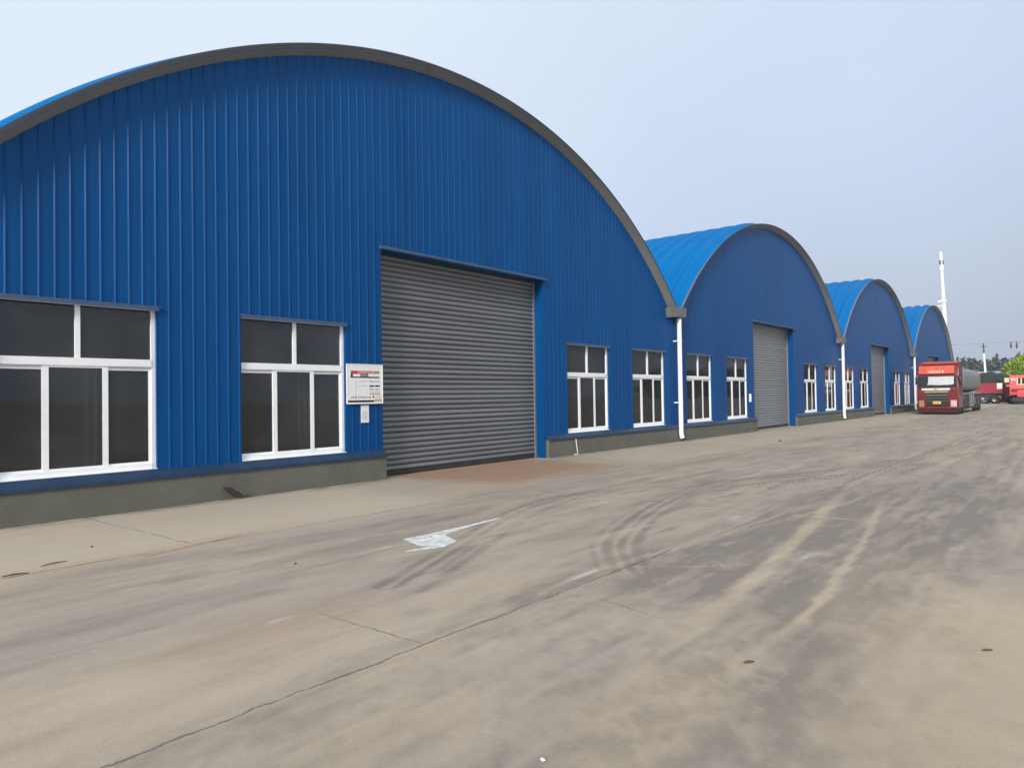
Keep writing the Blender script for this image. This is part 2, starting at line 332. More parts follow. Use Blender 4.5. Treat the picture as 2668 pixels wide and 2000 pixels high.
g_ = sm(.44, .62, fbm(X*3.2, Y*5.5, 101, 5)); mk_ = np.maximum(sm(5.2, 4.0, X)*sm(-9.3, -9.9, Y)*sm(2.0, 2.6, X), .8*sm(7.5, 6.0, X)*sm(4.2, 5.2, X)*sm(-10.0, -10.4, Y)*sm(-11.6, -11.0, Y))
dark = dark+mk_*(.30*g_+.45*sm(.5, .66, fbm(X*9, Y*13, 103, 4)))
dark = dark+.28*sm(.50, .64, fbm(X*6, Y*9, 105, 4))*sm(-7.5, -8.5, Y)*sm(12, 7, X)
for _ in range(34):                                               # pale scuffs
    sx, sy = rng.uniform(2.5, 11), rng.uniform(-10.8, -4.2); L = rng.uniform(.12, .5); dx = L; dy = rng.uniform(-.12, .05)
    white = white+rng.uniform(.15, .55)*np.exp(-(polyd([(sx, sy), (sx+dx, sy+dy)])/rng.uniform(.02, .045))**2)*fine*1.3
for _ in range(40):                                               # dark smudges
    sx, sy = rng.uniform(2.2, 9), rng.uniform(-11, -7.5); d = np.hypot((X-sx)/rng.uniform(.08, .3), (Y-sy)/rng.uniform(.03, .09))
    dark = dark+rng.uniform(.15, .5)*sm(1.4, .2, d+2.2*(fine-.5))
crack = np.zeros_like(X)
jit = .05*(fbm(X*2.2, X*0+3, 5, 3)-.5)+.03*(fbm(X*7, X*0+8, 15, 2)-.5)
ny, nx = X.shape
me = bpy.data.meshes.new('ground')
verts = np.stack([X, Y, 0*X], -1).reshape(-1, 3)
idx = np.arange(nx*ny).reshape(ny, nx)
quads = np.stack([idx[:-1, :-1], idx[:-1, 1:], idx[1:, 1:], idx[1:, :-1]], -1).reshape(-1, 4)
me.vertices.add(len(verts)); me.vertices.foreach_set('co', verts.ravel())
me.loops.add(quads.size); me.loops.foreach_set('vertex_index', quads.ravel())
me.polygons.add(len(quads)); me.polygons.foreach_set('loop_start', np.arange(0, quads.size, 4)); me.polygons.foreach_set('loop_total', np.full(len(quads), 4))
me.update()
for nm, arr in (('stain_shade', np.stack([dark, sand, rust, pale], -1)), ('scuff', np.stack([white, crack, crack, crack+1], -1))):
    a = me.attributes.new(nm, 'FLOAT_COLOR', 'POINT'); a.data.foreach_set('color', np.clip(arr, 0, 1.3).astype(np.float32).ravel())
gm = bpy.data.materials.new('stained_concrete_yard'); gm.use_nodes = True; t = gm.node_tree; b = t.nodes['Principled BSDF']
b.inputs['Roughness'].default_value = .86; b.inputs['Specular IOR Level'].default_value = .3
geo = N(t, 'ShaderNodeNewGeometry'); at = N(t, 'ShaderNodeAttribute', attribute_name='stain_shade'); as_ = N(t, 'ShaderNodeAttribute', attribute_name='scuff')
sep = N(t, 'ShaderNodeSeparateColor'); t.links.new(at.outputs['Color'], sep.inputs[0])
sep2 = N(t, 'ShaderNodeSeparateColor'); t.links.new(as_.outputs['Color'], sep2.inputs[0])
def noise(scale, detail=6, rough=.62, st=None):
    n = N(t, 'ShaderNodeTexNoise'); n.inputs['Scale'].default_value = scale; n.inputs['Detail'].default_value = detail; n.inputs['Roughness'].default_value = rough
    mp = N(t, 'ShaderNodeMapping'); t.links.new(geo.outputs['Position'], mp.inputs[0]); t.links.new(mp.outputs[0], n.inputs[0])
    if st: mp.inputs['Scale'].default_value = st
    return n.outputs[0]
def math_(op, a, b_=None, c=None, clamp=False):
    n = N(t, 'ShaderNodeMath', operation=op, use_clamp=clamp)
    for i, v in enumerate((a, b_, c)):
        if v is None: continue
        if isinstance(v, (int, float)): n.inputs[i].default_value = v
        else: t.links.new(v, n.inputs[i])
    return n.outputs[0]
def mixc(fac, a, c, mode='MIX'):
    n = N(t, 'ShaderNodeMix', data_type='RGBA', blend_type=mode)
    if isinstance(fac, (int, float)): n.inputs[0].default_value = fac
    else: t.links.new(fac, n.inputs[0])
    for i, v in ((6, a), (7, c)):
        if isinstance(v, tuple): n.inputs[i].default_value = (*v, 1)
        else: t.links.new(v, n.inputs[i])
    return n.outputs[2]
def ramp2(v, p0, p1):
    n = N(t, 'ShaderNodeMapRange', interpolation_type='SMOOTHSTEP'); t.links.new(v, n.inputs[0]); n.inputs[1].default_value = p0; n.inputs[2].default_value = p1
    return n.outputs[0]
n0 = noise(.55, 5, .55, (.35, 1.2, 1)); n1 = noise(.35, 8); n2 = noise(2.2, 8, .65, (.6, 1.6, 1)); n3 = noise(14, 5, .7); n4 = noise(60, 3, .7)
col = mixc(ramp2(n1, .35, .68), (.386, .315, .240), (.430, .352, .268))
col = mixc(math_('MULTIPLY', ramp2(n0, .50, .66), .55), col, (.325, .272, .240))
col = mixc(math_('MULTIPLY', ramp2(n0, .46, .34), .42), col, (.500, .405, .290))
col = mixc(math_('MULTIPLY', ramp2(n2, .40, .72), .45), col, (.310, .258, .212))
col = mixc(math_('MULTIPLY', ramp2(n3, .50, .72), .42), col, (.475, .425, .340))
def modul(v, amt=.9):
    return math_('MULTIPLY', v, math_('ADD', math_('MULTIPLY', ramp2(n3, .25, .7), amt*.45), math_('ADD', math_('MULTIPLY', ramp2(n2, .3, .7), amt*.55), 1-amt*.62)), clamp=True)
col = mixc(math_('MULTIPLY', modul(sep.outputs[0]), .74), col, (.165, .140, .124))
col = mixc(math_('MULTIPLY', modul(sep.outputs[1], .5), .58), col, (.53, .415, .27))
col = mixc(math_('MULTIPLY', modul(sep.outputs[2], .5), .90), col, (.335, .200, .120))
col = mixc(math_('MULTIPLY', at.outputs['Alpha'], .95), col, (.53, .445, .335))
col = mixc(math_('MULTIPLY', modul(sep2.outputs[0], .8), .8), col, (.66, .635, .58))
col = mixc(math_('MULTIPLY', ramp2(n4, .54, .70), .30), col, (.22, .195, .17))
n6 = noise(230, 2, .6)
col = mixc(math_('MULTIPLY', ramp2(n6, .58, .70), .30), col, (.15, .135, .12))
col = mixc(math_('MULTIPLY', ramp2(n6, .42, .30), .25), col, (.56, .52, .46))
# slab joints / cracks: thin dark lines at world positions
sx = N(t, 'ShaderNodeSeparateXYZ'); t.links.new(geo.outputs['Position'], sx.inputs[0])
PX, PY = sx.outputs[0], sx.outputs[1]
wob = math_('MULTIPLY_ADD', noise(2.2, 5, .7), .14, -.07); wob2 = math_('MULTIPLY_ADD', noise(9, 3, .6), .03, -.015)
wsum = math_('ADD', wob, wob2)
def line(axisv, pos, width, other, lo, hi, slope=0, sv=None):
    v = math_('SUBTRACT', math_('ADD', axisv, wsum), pos)
    if slope: v = math_('SUBTRACT', v, math_('MULTIPLY', math_('SUBTRACT', other, lo), slope))
    d = math_('ABSOLUTE', v)
    wv = math_('MULTIPLY', math_('ADD', ramp2(noise(3.1, 3), .3, .7), .35), width)
    m = math_('SUBTRACT', 1.0, math_('DIVIDE', d, wv), clamp=True)
    m = math_('MULTIPLY', m, math_('GREATER_THAN', other, lo)); return math_('MULTIPLY', m, math_('LESS_THAN', other, hi))
lines = [line(PY, -8.13, .016, PX, -3, 7.2), line(PY, -8.13, .03, PX, 14, 90), line(PX, 3.42, .010, PY, -8.1, -6.9), line(PX, 4.15, .012, PY, -3.3, -.1), line(PX, 10.2, .02, PY, -8, -3.5), line(PX, 4.9, .006, PY, -9.2, -8.5, .25),
         line(PY, -3.45, .022, PX, 2, 60), line(PX, 16.2, .025, PY, -8, -.1), line(PX, 22.4, .04, PY, -14, -.1), line(PX, 28.6, .05, PY, -14, -.1)]
cr = lines[0]
for l in lines[1:]: cr = math_('MAXIMUM', cr, l)
col = mixc(math_('MULTIPLY', cr, .85), col, (.075, .068, .06))
t.links.new(col, b.inputs['Base Color'])
bp = N(t, 'ShaderNodeBump'); bp.inputs['Strength'].default_value = .5; bp.inputs['Distance'].default_value = .012
hgt = math_('SUBTRACT', math_('ADD', math_('MULTIPLY', n3, .6), math_('MULTIPLY', n4, .4)), math_('MULTIPLY', cr, .8))
t.links.new(hgt, bp.inputs['Height']); t.links.new(bp.outputs[0], b.inputs['Normal'])
me.materials.append(gm)
go = bpy.data.objects.new('ground', me); C.objects.link(go); go['kind'] = 'structure'

# painted arrow and line remnants
mk = MB()
mk.face([(x_, y_, .004) for x_, y_ in ((5.80, -5.25), (6.22, -5.28), (6.30, -5.47), (6.09, -5.88), (5.77, -5.98), (5.64, -5.72))])
mk.face([(x_, y_, .004) for x_, y_ in ((6.225, -5.279), (6.94, -5.265), (7.66, -5.22), (7.58, -5.29), (6.85, -5.37), (6.303, -5.47))])
mk.face([(x_, y_, .004) for x_, y_ in ((5.765, -5.982), (5.52, -5.90), (5.33, -5.80), (5.40, -5.78), (5.60, -5.82), (5.69, -5.85))])
def worn(m):
    t = m.node_tree; b = t.nodes['Principled BSDF']; o_ = t.nodes['Material Output']
    g = N(t, 'ShaderNodeNewGeometry'); n = N(t, 'ShaderNodeTexNoise'); n.inputs['Scale'].default_value = 9; n.inputs['Detail'].default_value = 7; n.inputs['Roughness'].default_value = .7
    t.links.new(g.outputs['Position'], n.inputs[0]); r_ = N(t, 'ShaderNodeMapRange'); t.links.new(n.outputs[0], r_.inputs[0]); r_.inputs[1].default_value = .40; r_.inputs[2].default_value = .60
    tr = N(t, 'ShaderNodeBsdfTransparent'); mx_ = N(t, 'ShaderNodeMixShader'); mm = N(t, 'ShaderNodeMath', operation='MULTIPLY_ADD'); mm.inputs[1].default_value = .35; mm.inputs[2].default_value = .62
    t.links.new(r_.outputs[0], mm.inputs[0]); t.links.new(mm.outputs[0], mx_.inputs[0]); t.links.new(tr.outputs[0], mx_.inputs[1]); t.links.new(b.outputs[0], mx_.inputs[2]); t.links.new(mx_.outputs[0], o_.inputs[0])
worn(M['paint'])
o = mk.build('road_marking', M['paint']); o['kind'] = 'structure'
mk = MB(); mk.face([(3.52, -3.62, .004), (4.4, -3.44, .004), (5.05, -3.30, .004), (5.0, -3.24, .004), (4.3, -3.34, .004), (3.5, -3.56, .004)])
pk = mat('worn_pink_road_paint', (.50, .36, .27), .85, var=.16, scale=8)
worn(pk); o = mk.build('road_marking', pk); o['kind'] = 'structure'

# ------------------------------------------------------------------ warehouses
R0 = 14.20; PITCHX = 21.65; C0 = 12.909; HW = PITCHX/2
RIB = .2066; RIB0 = 3.39
DEPTH = 40.0
ZH, ZS = 3.215, .62       # window head / bottom
WOFF = (-8.792, -5.041, 5.091, 8.842); WH = 1.14
SHEDS = [dict(c=C0, d=0.0, door=(9.97, 15.72)), dict(c=C0+PITCHX, d=.2, door=(31.42, 36.90)), dict(c=C0+2*PITCHX, d=.22, door=(53.15, 58.5)), dict(c=C0+3*PITCHX, d=.33, door=(74.9, 80.3))]
ZD = 4.9
def window_meshes():
    """white frame with transom, mullions and sliding sashes; its glass and its blue head flashing"""
    f = MB(); y0, y1 = .055, .125; W = WH
    f.box(-W, -W+.03, y0, y1, ZS, ZH); f.box(W-.065, W, y0, y1, ZS, ZH)
    f.box(-W+.03, W-.065, y0-.012, y1, ZS, ZS+.095); f.box(-W+.03, W-.065, y0, y1, ZH-.035, ZH)
    f.box(-W+.03, W-.065, y0-.01, y1+.002, 2.268, 2.385)
    f.box(-.035, .035, y0+.003, y1-.003, 2.385, ZH-.035)
    f.box(-.47, -.385, y0+.006, y1-.002, ZS+.095, 2.268); f.box(.345, .425, y0+.006, y1-.002, ZS+.095, 2.268)
    f.box(-.385, .345, y0+.008, y1-.006, 2.235, 2.268); f.box(-.385, .345, y0+.008, y1-.006, ZS+.095, ZS+.125)
    # side sashes, one track deeper, with a shadow gap above
    for a, b_ in ((-W+.03, -.47), (.425, W-.065)):
        f.box(a, b_, y0+.030, y1-.004, 2.205, 2.240)
        f.box(a, b_, y0+.024, y1-.004, 2.246, 2.262)
        f.box(a, b_, y0+.028, y1-.004, ZS+.095, ZS+.13)
    f.box(W-.10, W-.065, y0+.028, y1-.005, ZS+.13, 2.205)
    # sill drip
    f.box(-W+.002, W-.002, -.012, y0-.012, ZS+.004, ZS+.016)
    g = MB(); yg = .095
    g.box(-W+.03, -.035, yg, yg+.006, 2.385, ZH-.035); g.box(.035, W-.065, yg, yg+.006, 2.385, ZH-.035)
    g.box(-W+.03, -.47, yg, yg+.006, ZS+.13, 2.205); g.box(.425, W-.10, yg, yg+.006, ZS+.13, 2.205); g.box(-.385, .345, yg-.02, yg-.014, ZS+.125, 2.235)
    s = MB()                                                        # second sliding sash behind the middle pane
    for a, b_ in ((.12, .175), (.235, .30)): s.box(a, b_, .145, .175, ZS+.1, 2.25)
    s.box(.175, .235, .145, .175, 2.2, 2.25); s.box(.175, .235, .145, .175, ZS+.1, ZS+.15)
    h = MB()
    h.prism([(-.055, ZH+.008), (-.055, ZH+.022), (.055, ZH+.055), (.055, ZH+.002)], -W-.03, W+.05)
    h.box(-W-.012, W+.012, -.052, -.046, ZH-.042, ZH+.008)
    return f, g, s, h
wf, wg, ws, wh = window_meshes()
def opening_list(S):
    L = [(S['c']+o-WH, S['c']+o+WH, ZS, ZH) for o in WOFF]+[(S['door'][0], S['door'][1], 0, ZD)]
    return L
GR = 'row of blue arched warehouses'
LAB = ['nearest and largest looking blue arched warehouse, ribbed cladding, notice board beside its shutter',
       'second blue arched warehouse, between the two nearest white downpipes, showing its bright blue roof',
       'third blue arched warehouse, the small one just left of the last white downpipe',
       'farthest blue arched warehouse, partly hidden behind the red tanker truck']
def arcz(S, x, dr=0): return -4.96+S['d']+math.sqrt(max((R0+dr)**2-(x-S['c'])**2, 0))
protos = {}
RH = (.015, .004, .003, .003)    # rib heights
for k, S in enumerate(SHEDS):
    c = S['c']; xl, xr = c-HW, c+HW
    root = thing('warehouse', (c, 0, 0), LAB[k], 'warehouse', GR)
    L = lambda x: x-c
    ops = opening_list(S); dl, dr = S['door']
    # --- ribbed wall sheet
    xs = {xl+.001: 0, xr-.001: 0}
    k0 = math.ceil((xl-RIB0)/RIB)
    prof = []
    for i in range(k0, int((xr-RIB0)/RIB)+1):
        p = RIB0+i*RIB
        w_ = RH[k]/.015; prof += [(p-.005-.017*w_, 0), (p-.005, -RH[k]), (p+.004, -RH[k]), (p+.004+.010*w_, 0)]
    px = np.array([xl]+[a for a, _ in prof]+[xr]); py = np.array([0]+[b_ for _, b_ in prof]+[0])
    cuts = sorted(set([xl, xr]+[a for a, _ in prof if xl < a < xr]+[e for o_ in ops for e in o_[:2]]+[xl+.25*i for i in range(1, int(PITCHX/.25))]))
    wb = MB()
    for a, b_ in zip(cuts[:-1], cuts[1:]):
        if b_-a < 1e-6: continue
        m_ = (a+b_)/2; ya, yb = np.interp([a+1e-7, b_-1e-7], px, py)
        iv = [(ZS-.02, None)]
        for (o0, o1, z0, z1) in ops:
            if o0 < m_ < o1: iv = [(z1, None)]
        for z0, z1 in iv:
            za, zb = (z1, z1) if z1 else (arcz(S, a), arcz(S, b_))
            if z1 and z1-z0 < .005: continue
            wb.face([(L(a), ya, z0), (L(b_), yb, z0), (L(b_), yb, zb), (L(a), ya, za)])
    # jamb and reveal linings of the openings
    for (o0, o1, z0, z1) in ops:
        dp = .36 if z0 == 0 else .14
        for xx in (o0, o1): wb.face([(L(xx), 0, z0), (L(xx), dp, z0), (L(xx), dp, z1), (L(xx), 0, z1)])
        wb.face([(L(o0), 0, z1), (L(o1), 0, z1), (L(o1), dp, z1), (L(o0), dp, z1)])
        if z0: wb.face([(L(o0), 0, z0), (L(o1), 0, z0), (L(o1), dp, z0), (L(o0), dp, z0)])
    # narrow panel strips beside the door down to the ground
    wb.box(L(dr)+.004, L(dr)+.03, -.0205, -.001, 0, ZS)
    wb.build('facade_wall', M['blue_wall'], root)
    # --- plinth and its sloping flashing, either side of the door
    for a, b_, sk in ((xl, dl-.002, (xl, dl+.01)), (dr+.032, xr, (dr+.034, xr))):
        p = MB(); p.bbox(L(a)+.002, L(b_)-.002, -.12, .25, -.05, .492, .012); p.build('plinth', M['concrete'], root)
        s = MB(); s.prism([(-.022, ZS-.004), (-.15, .515), (-.152, .468), (-.138, .468), (-.136, .494), (.05, .494), (.05, ZS-.004)], L(sk[0])+.002, L(sk[1])-.002)
        s.build('skirt_flashing', M['blue_trim'], root)
    # --- roof with its deep ribs
    n = 110; amax = math.asin((HW-.12)/R0)
    ang = np.linspace(-amax, amax, n+1); ny_ = int((DEPTH+.25)/.74*10)
    ys = np.linspace(-.25, DEPTH, ny_+1)
    rad = R0+.05+.215*(.5+.5*np.cos(2*math.pi*(ys-.30)/.74))**1.2
    rad[0] = R0+.152
    A_, RR = np.meshgrid(ang, rad); YY = np.meshgrid(ang, ys)[1]
    V = np.stack([np.sin(A_)*RR, YY, np.cos(A_)*RR-4.96+S['d']], -1).reshape(-1, 3)
    I = np.arange(V.shape[0]).reshape(ny_+1, n+1)
    Q = np.stack([I[:-1, :-1], I[:-1, 1:], I[1:, 1:], I[1:, :-1]], -1).reshape(-1, 4)
    rm = bpy.data.meshes.new('roof'); rm.from_pydata(V.tolist(), [], Q.tolist()); rm.materials.append(M['blue_roof'])
    rm.polygons.foreach_set('use_smooth', [True]*len(rm.polygons))
    ro = bpy.data.objects.new('roof', rm); C.objects.link(ro); ro.parent = root
    def arcband(poly, name, m, amx):                                 # polygon in (y, radius) swept along the arch
        f = MB(); an = np.linspace(-amx, amx, 121); q_ = len(poly); vs = [(math.sin(a)*r_, y, math.cos(a)*r_-4.96+S['d']) for a in an for y, r_ in poly]
        fs = [(q_*i+j, q_*i+(j+1) % q_, q_*i+q_+(j+1) % q_, q_*i+q_+j) for i in range(120) for j in range(q_)]+[tuple(range(q_)), tuple(range(120*q_, 121*q_))]
        f.mesh(vs, fs); return f.build(name, m, root, smooth=30)
    am2 = math.asin((HW-.30)/R0)
    arcband([(-.0, R0-.004), (-.10, R0+.035), (-.245, R0+.122), (-.245, R0+.135), (-.10, R0+.048), (0, R0+.03)], 'soffit', M['fascia'], am2)
    arcband([(-.262, R0+.112), (-.247, R0+.112), (-.247, R0+.148), (-.251, R0+.154), (-.262, R0+.154)], 'roof_edge_shade_strip', M['edge'], am2)  # thin strip along the roof edge, shade put into its dark colour
    # --- rear wall, side wall where the row ends
    rb = MB(); an = np.linspace(-amax, amax, 41)
    rb.face([(-HW, DEPTH-.1, 0)]+[(math.sin(a)*(R0+.13), DEPTH-.1, math.cos(a)*(R0+.13)-4.96+S['d']) for a in an]+[(HW, DEPTH-.1, 0)])
    rb.build('rear_wall', M['blue_wall'], root)
    if k in (0, 3):
        xx = -HW if k == 0 else HW-.06
        sb = MB(); sb.box(xx, xx+.06, .26, DEPTH-.11, 0, 4.35+S['d']); sb.build('side_wall', M['blue_wall'], root)
    # --- roller door
    rd = MB(); npt = 6; pts = []
    SD = (.045, .016, .016, .016)[k]; ns = 40; ph = (ZD-.10)/ns
    for i in range(ns):
        for j in range(npt):
            tt = j/npt; pts.append((.345-SD*math.sin(math.pi*tt**.8)**.7 if j else .352, .10+(i+tt)*ph))
    pts.append((.336, ZD))
    vs = [(L(dl)+.06, y, z) for y, z in pts]+[(L(dr)-.06, y, z) for y, z in pts]; q = len(pts)
    rd.mesh(vs, [(i, q+i, q+i+1, i+1) for i in range(q-1)])
    door = rd.build('roller_door', M['shutter' if k == 0 else 'shutter_pale'], root, smooth=50)
    for e in (-1, 1):
        g = MB(); xx = L(dl)+.002 if e < 0 else L(dr)-.072
        g.box(xx, xx+.07, .27, .30, 0, ZD-.01); g.box(xx+(.0 if e < 0 else .05), xx+(.02 if e < 0 else .07), .30, .37, 0, ZD-.01)
        g.build('guide_rail', M['rail'], door)
    bb = MB(); bb.bbox(L(dl)+.075, L(dr)-.075, .295, .345, .012, .098, .008); bb.build('bottom_bar', M['frame_dark'], door)
    hb = MB(); hb.prism([(-.11, ZD-.005), (-.115, ZD+.02), (.0, ZD+.085), (.05, ZD+.085), (.05, ZD+.003)], L(dl)-.05, L(dr)+.10); hb.build('door_flashing', M['head_trim'], root)
    # --- windows: first build, then copies sharing the mesh
    for o_ in WOFF:
        if not protos:
            w_ = wf.build('window', M['white'], root); kids = [wg.build('glass', M['glass'], w_), ws.build('inner_sash', M['sash'], w_), wh.build('head_flashing', M['head_trim'], w_)]
            protos['w'] = (w_, kids); w_.location = (o_, 0, 0)
        else:
            w_ = protos['w'][0].copy(); C.objects.link(w_); w_.parent = root; w_.location = (o_, 0, 0)
            for kd in protos['w'][1]:
                q_ = kd.copy(); C.objects.link(q_); q_.parent = w_

# ------------------------------------------------------------------ downpipes with valley gutter boxes
DPL = ['white downpipe with grey gutter box, nearest and tallest, between the first two warehouses', 'white downpipe between the second and third warehouses', 'white downpipe farthest away, just left of the red tanker truck']
for k, xp in enumerate((23.60, 45.15, 66.95)):
    d = .1*k*1.0
    root = thing('downpipe', (xp, 0, 0), DPL[k], 'downpipe', 'white downpipes along the facades')
    p = MB(); zt = 4.42+.12*(k > 0)
    p.tube([(0, -.24, zt), (0, -.24, 2.0), (.0, -.24, .34), (0.0, -.25, .24), (.005, -.285, .12)], .082, 16)
    p.build('pipe', M['pipe'], root, smooth=50)
    b1 = MB(); xc = -.14
    b1.prism([(xc-.46, 4.78), (xc+.50, 4.82), (xc+.46, 4.47), (xc-.42, 4.44)], -.36, -.02, 'y')
    g = b1.build('gutter_box', M['gutter'], root)
    g.location.z = .12*(k > 0)
    v = MB(); v.prism([(-.30, 4.62), (-.30, 4.66), (.30, 4.66), (.30, 4.62)], -.0, 12, 'y'); g2 = v.build('valley_gutter', M['gutter'], root); g2.location.z = .12*(k > 0)-.1
    for z in (3.62, 1.4)[:2 if k == 0 else 1]:
        c = MB(); c.tube([(0, -.24, z-.025), (0, -.24, z+.025)], .094, 16); c.box(-.02, .02, -.17, -.0, z-.02, z+.02); c.bbox(-.115, -.08, -.27, -.21, z-.05, z+.05, .012)
        c.build('bracket', M['pipe'], root, smooth=40)

# ------------------------------------------------------------------ notice board, paper notice, small box
def strokes(mb, x0, x1, z0, z1, y, n, rnd, m=None, gap=.3):
    """a row of small illegible characters, each a few bars"""
    wd = (x1-x0)/n
    for i in range(n):
        a = x0+i*wd; b_ = a+wd*(1-gap); h = z1-z0
        for _ in range(rnd.randint(2, 4)):
            if rnd.random() < .5:
                zz = z0+h*rnd.random()*.85; mb.box(a, b_, y-.001, y, zz, zz+h*.14, m)
            else:
                xx = a+(b_-a)*rnd.random()*.8; mb.box(xx, xx+(b_-a)*.2, y-.0012, y, z0, z1, m)
bx0, bx1, bz0, bz1 = 9.005, 9.925, 1.605, 2.415
root = thing('notice_board', ((bx0+bx1)/2, -.02, (bz0+bz1)/2), 'white notice board with a red header, fixed beside the first roller door', 'notice board')
W_, H_ = bx1-bx0, bz1-bz0
U = lambda u: (u-.5)*W_
Vv = lambda v: (.5-v)*H_
pb = MB(); pb.bbox(-W_/2, W_/2, -.035, .0, -H_/2, H_/2, .004); pb.build('board', M['paper'], root)
fr = MB(); fr.box(-W_/2-.008, W_/2+.008, -.042, -.034, H_/2-.012, H_/2+.006); fr.box(-W_/2-.008, W_/2+.008, -.042, -.034, -H_/2-.006, -H_/2+.012)
fr.box(W_/2-.006, W_/2+.008, -.042, -.034, -H_/2+.013, H_/2-.013); fr.box(-W_/2-.008, -W_/2+.006, -.042, -.034, -H_/2+.013, H_/2-.013); fr.build('board_frame', M['white'], root)
def rect(mb, u0, u1, v0, v1, y, m=None): mb.box(U(u0), U(u1), y-.001, y, Vv(v1), Vv(v0), m)
rn = random.Random(3); YB = -.0355
hd = MB(); rect(hd, .10, .905, .165, .235, YB); hd.build('red_header', M['redprint'], root)
ht = MB(); strokes(ht, U(.30), U(.88), Vv(.225), Vv(.178), YB-.002, 14, rn, gap=.02); ht.build('header_lettering', M['cream'], root)
bk = MB()
rect(bk, .10, .155, .238, .345, YB); rect(bk, .155, .585, .315, .345, YB); rect(bk, .585, .91, .312, .347, YB); rect(bk, .155, .37, .236, .243, YB)
rect(bk, .62, .75, .532, .572, YB); rect(bk, .78, .915, .532, .572, YB); rect(bk, .02, .745, .915, .967, YB)
bk.build('black_bars', M['black'], root)
tl = MB(); rect(tl, .37, .585, .238, .312, YB); tl.build('dark_panel', M['teal'], root)
tx = MB(); strokes(tx, U(.395), U(.56), Vv(.30), Vv(.25), YB-.002, 4, rn); tx.build('panel_lettering', M['paper'], root)
tx = MB(); rect(tx, .228, .236, .39, .86, YB)
tx.build('divider_line', M['greyprint'], root)
for u0_, u1_, v0_, v1_, n_ in ((.62, .91, .42, .45, 12), (.62, .91, .62, .655, 12), (.62, .91, .735, .775, 10), (.10, .19, .82, .86, 3), (.21, .26, .81, .88, 1), (.29, .67, .82, .86, 12)):
    tx = MB(); strokes(tx, U(u0_), U(u1_), Vv(v1_), Vv(v0_), YB, n_, rn, gap=.12); tx.build('text_line', M['black'], root)
tx = MB()
tx.tube([(U(.73), YB-.001, Vv(.83)), (U(.73), YB, Vv(.83))], .022, 14)
tx.build('emblem', M['black'], root)
tx = MB(); rect(tx, .62, .915, .70, .704, YB); rect(tx, .911, .915, .7035, .80, YB); tx.build('box_outline', M['black'], root)
for u0_, u1_, v0_, v1_, n_ in ((.27, .58, .425, .445, 16), (.27, .55, .54, .56, 14)):
    tg = MB(); strokes(tg, U(u0_), U(u1_), Vv(v1_), Vv(v0_), YB, n_, rn, gap=.1); tg.build('text_line', M['greyprint'], root)
tb = MB(); rect(tb, .75, .975, .91, .94, YB); tb.build('brown_strip', M['brown'], root)
tb = MB(); rect(tb, .76, .975, .80, .905, YB-.0002); rect(tb, .75, .975, .942, .985, YB-.0002); tb.build('faded_patch', M['cream'], root)
root = thing('paper_notice', (9.475, -.02, 1.39), 'small white paper notice stuck to the wall below the notice board', 'notice')
pb = MB(); pb.box(-.105, .105, -.004, .0, -.18, .18); pb.build('sheet', M['paper'], root)
for i in range(5):
    tg = MB(); strokes(tg, -.06, .06, .03-.035*i, .048-.035*i, -.0045, 6, rn, gap=.1); tg.build('text_line', M['greyprint'], root)
root = thing('meter_box', (30.85, 0, 1.31), 'small white box on the wall left of the second roller door', 'box')
pb = MB(); pb.bbox(-.06, .06, -.06, -.0, 0, .36, .012); pb.build('case', M['pipe'], root); pb = MB(); pb.bbox(-.05, .05, -.068, -.0605, .02, .34, .004); pb.build('lid', M['white'], root)
# thin conduit on the plinth, wedge of wood against the plinth
cb = MB(); cb.tube([(17.05, -.13, .49), (17.06, -.145, .3), (17.10, -.15, .08), (17.05, -.2, .02), (16.92, -.24, .02), (16.86, -.20, .03)], .012, 8)
tag(cb.build('cable', M['pipe'], None, smooth=50), 'thin pale cable hanging down the plinth right of the first door', 'cable')
wd = MB(); wd.prism([(6.30, .215), (6.36, .225), (6.60, .07), (6.44, .07)], -.30, -.13, 'y'); wd.prism([(6.36, .226), (6.42, .215), (6.62, .08), (6.602, .07)], -.30, -.13, 'y', M['wood2'])
tag(wd.build('wooden_wedge', M['wood'], None), 'dark broken wooden wedge stuck to the concrete plinth between the two left windows', 'wedge')
# ------------------------------------------------------------------ litter
def blob(name, loc, sx, sy, sz, m, label, cat, seed, rz=0):
    bm = bmesh.new(); bmesh.ops.create_icosphere(bm, subdivisions=2, radius=1); rd_ = random.Random(seed)
    for v in bm.verts: v.co = Vector((v.co.x*sx, v.co.y*sy, v.co.z*sz))*(.75+.5*rd_.random())
    mb = MB(); mb.bm(bm); o = mb.build(name, m, None, smooth='all', loc=loc); o.rotation_euler.z = rz; tag(o, label, cat); return o
blob('dead_leaf', (4.42, -10.02, .006), .036, .010, .008, M['leafbrown'], 'brown dead leaf on the concrete in the near right foreground', 'leaf', 1, -.7)
blob('litter_scrap', (2.66, -9.72, .007), .010, .016, .007, M['litter'], 'white scrap of litter on the concrete at the bottom of the picture', 'litter', 2)
blob('dead_leaf', (5.55, -11.17, .006), .032, .010, .007, M['leafbrown'], 'dark dead leaf on sandy concrete at the right edge', 'leaf', 3, -.9)
tw = MB(); tw.tube([(2.22, -3.42, .012), (2.32, -3.44, .02), (2.44, -3.46, .012)], [.006, .009, .004], 7); tag(tw.build('twig', M['twig'], None, smooth='all'), 'dark red twig on the rusty concrete at the left edge', 'twig')
tw = MB(); tw.tube([(2.62, -3.22, .012), (2.74, -3.20, .018), (2.88, -3.17, .010)], [.005, .007, .003], 7); tag(tw.build('twig', M['twig'], None, smooth='all'), 'dark twig on the apron, right of the red one at the left edge', 'twig')
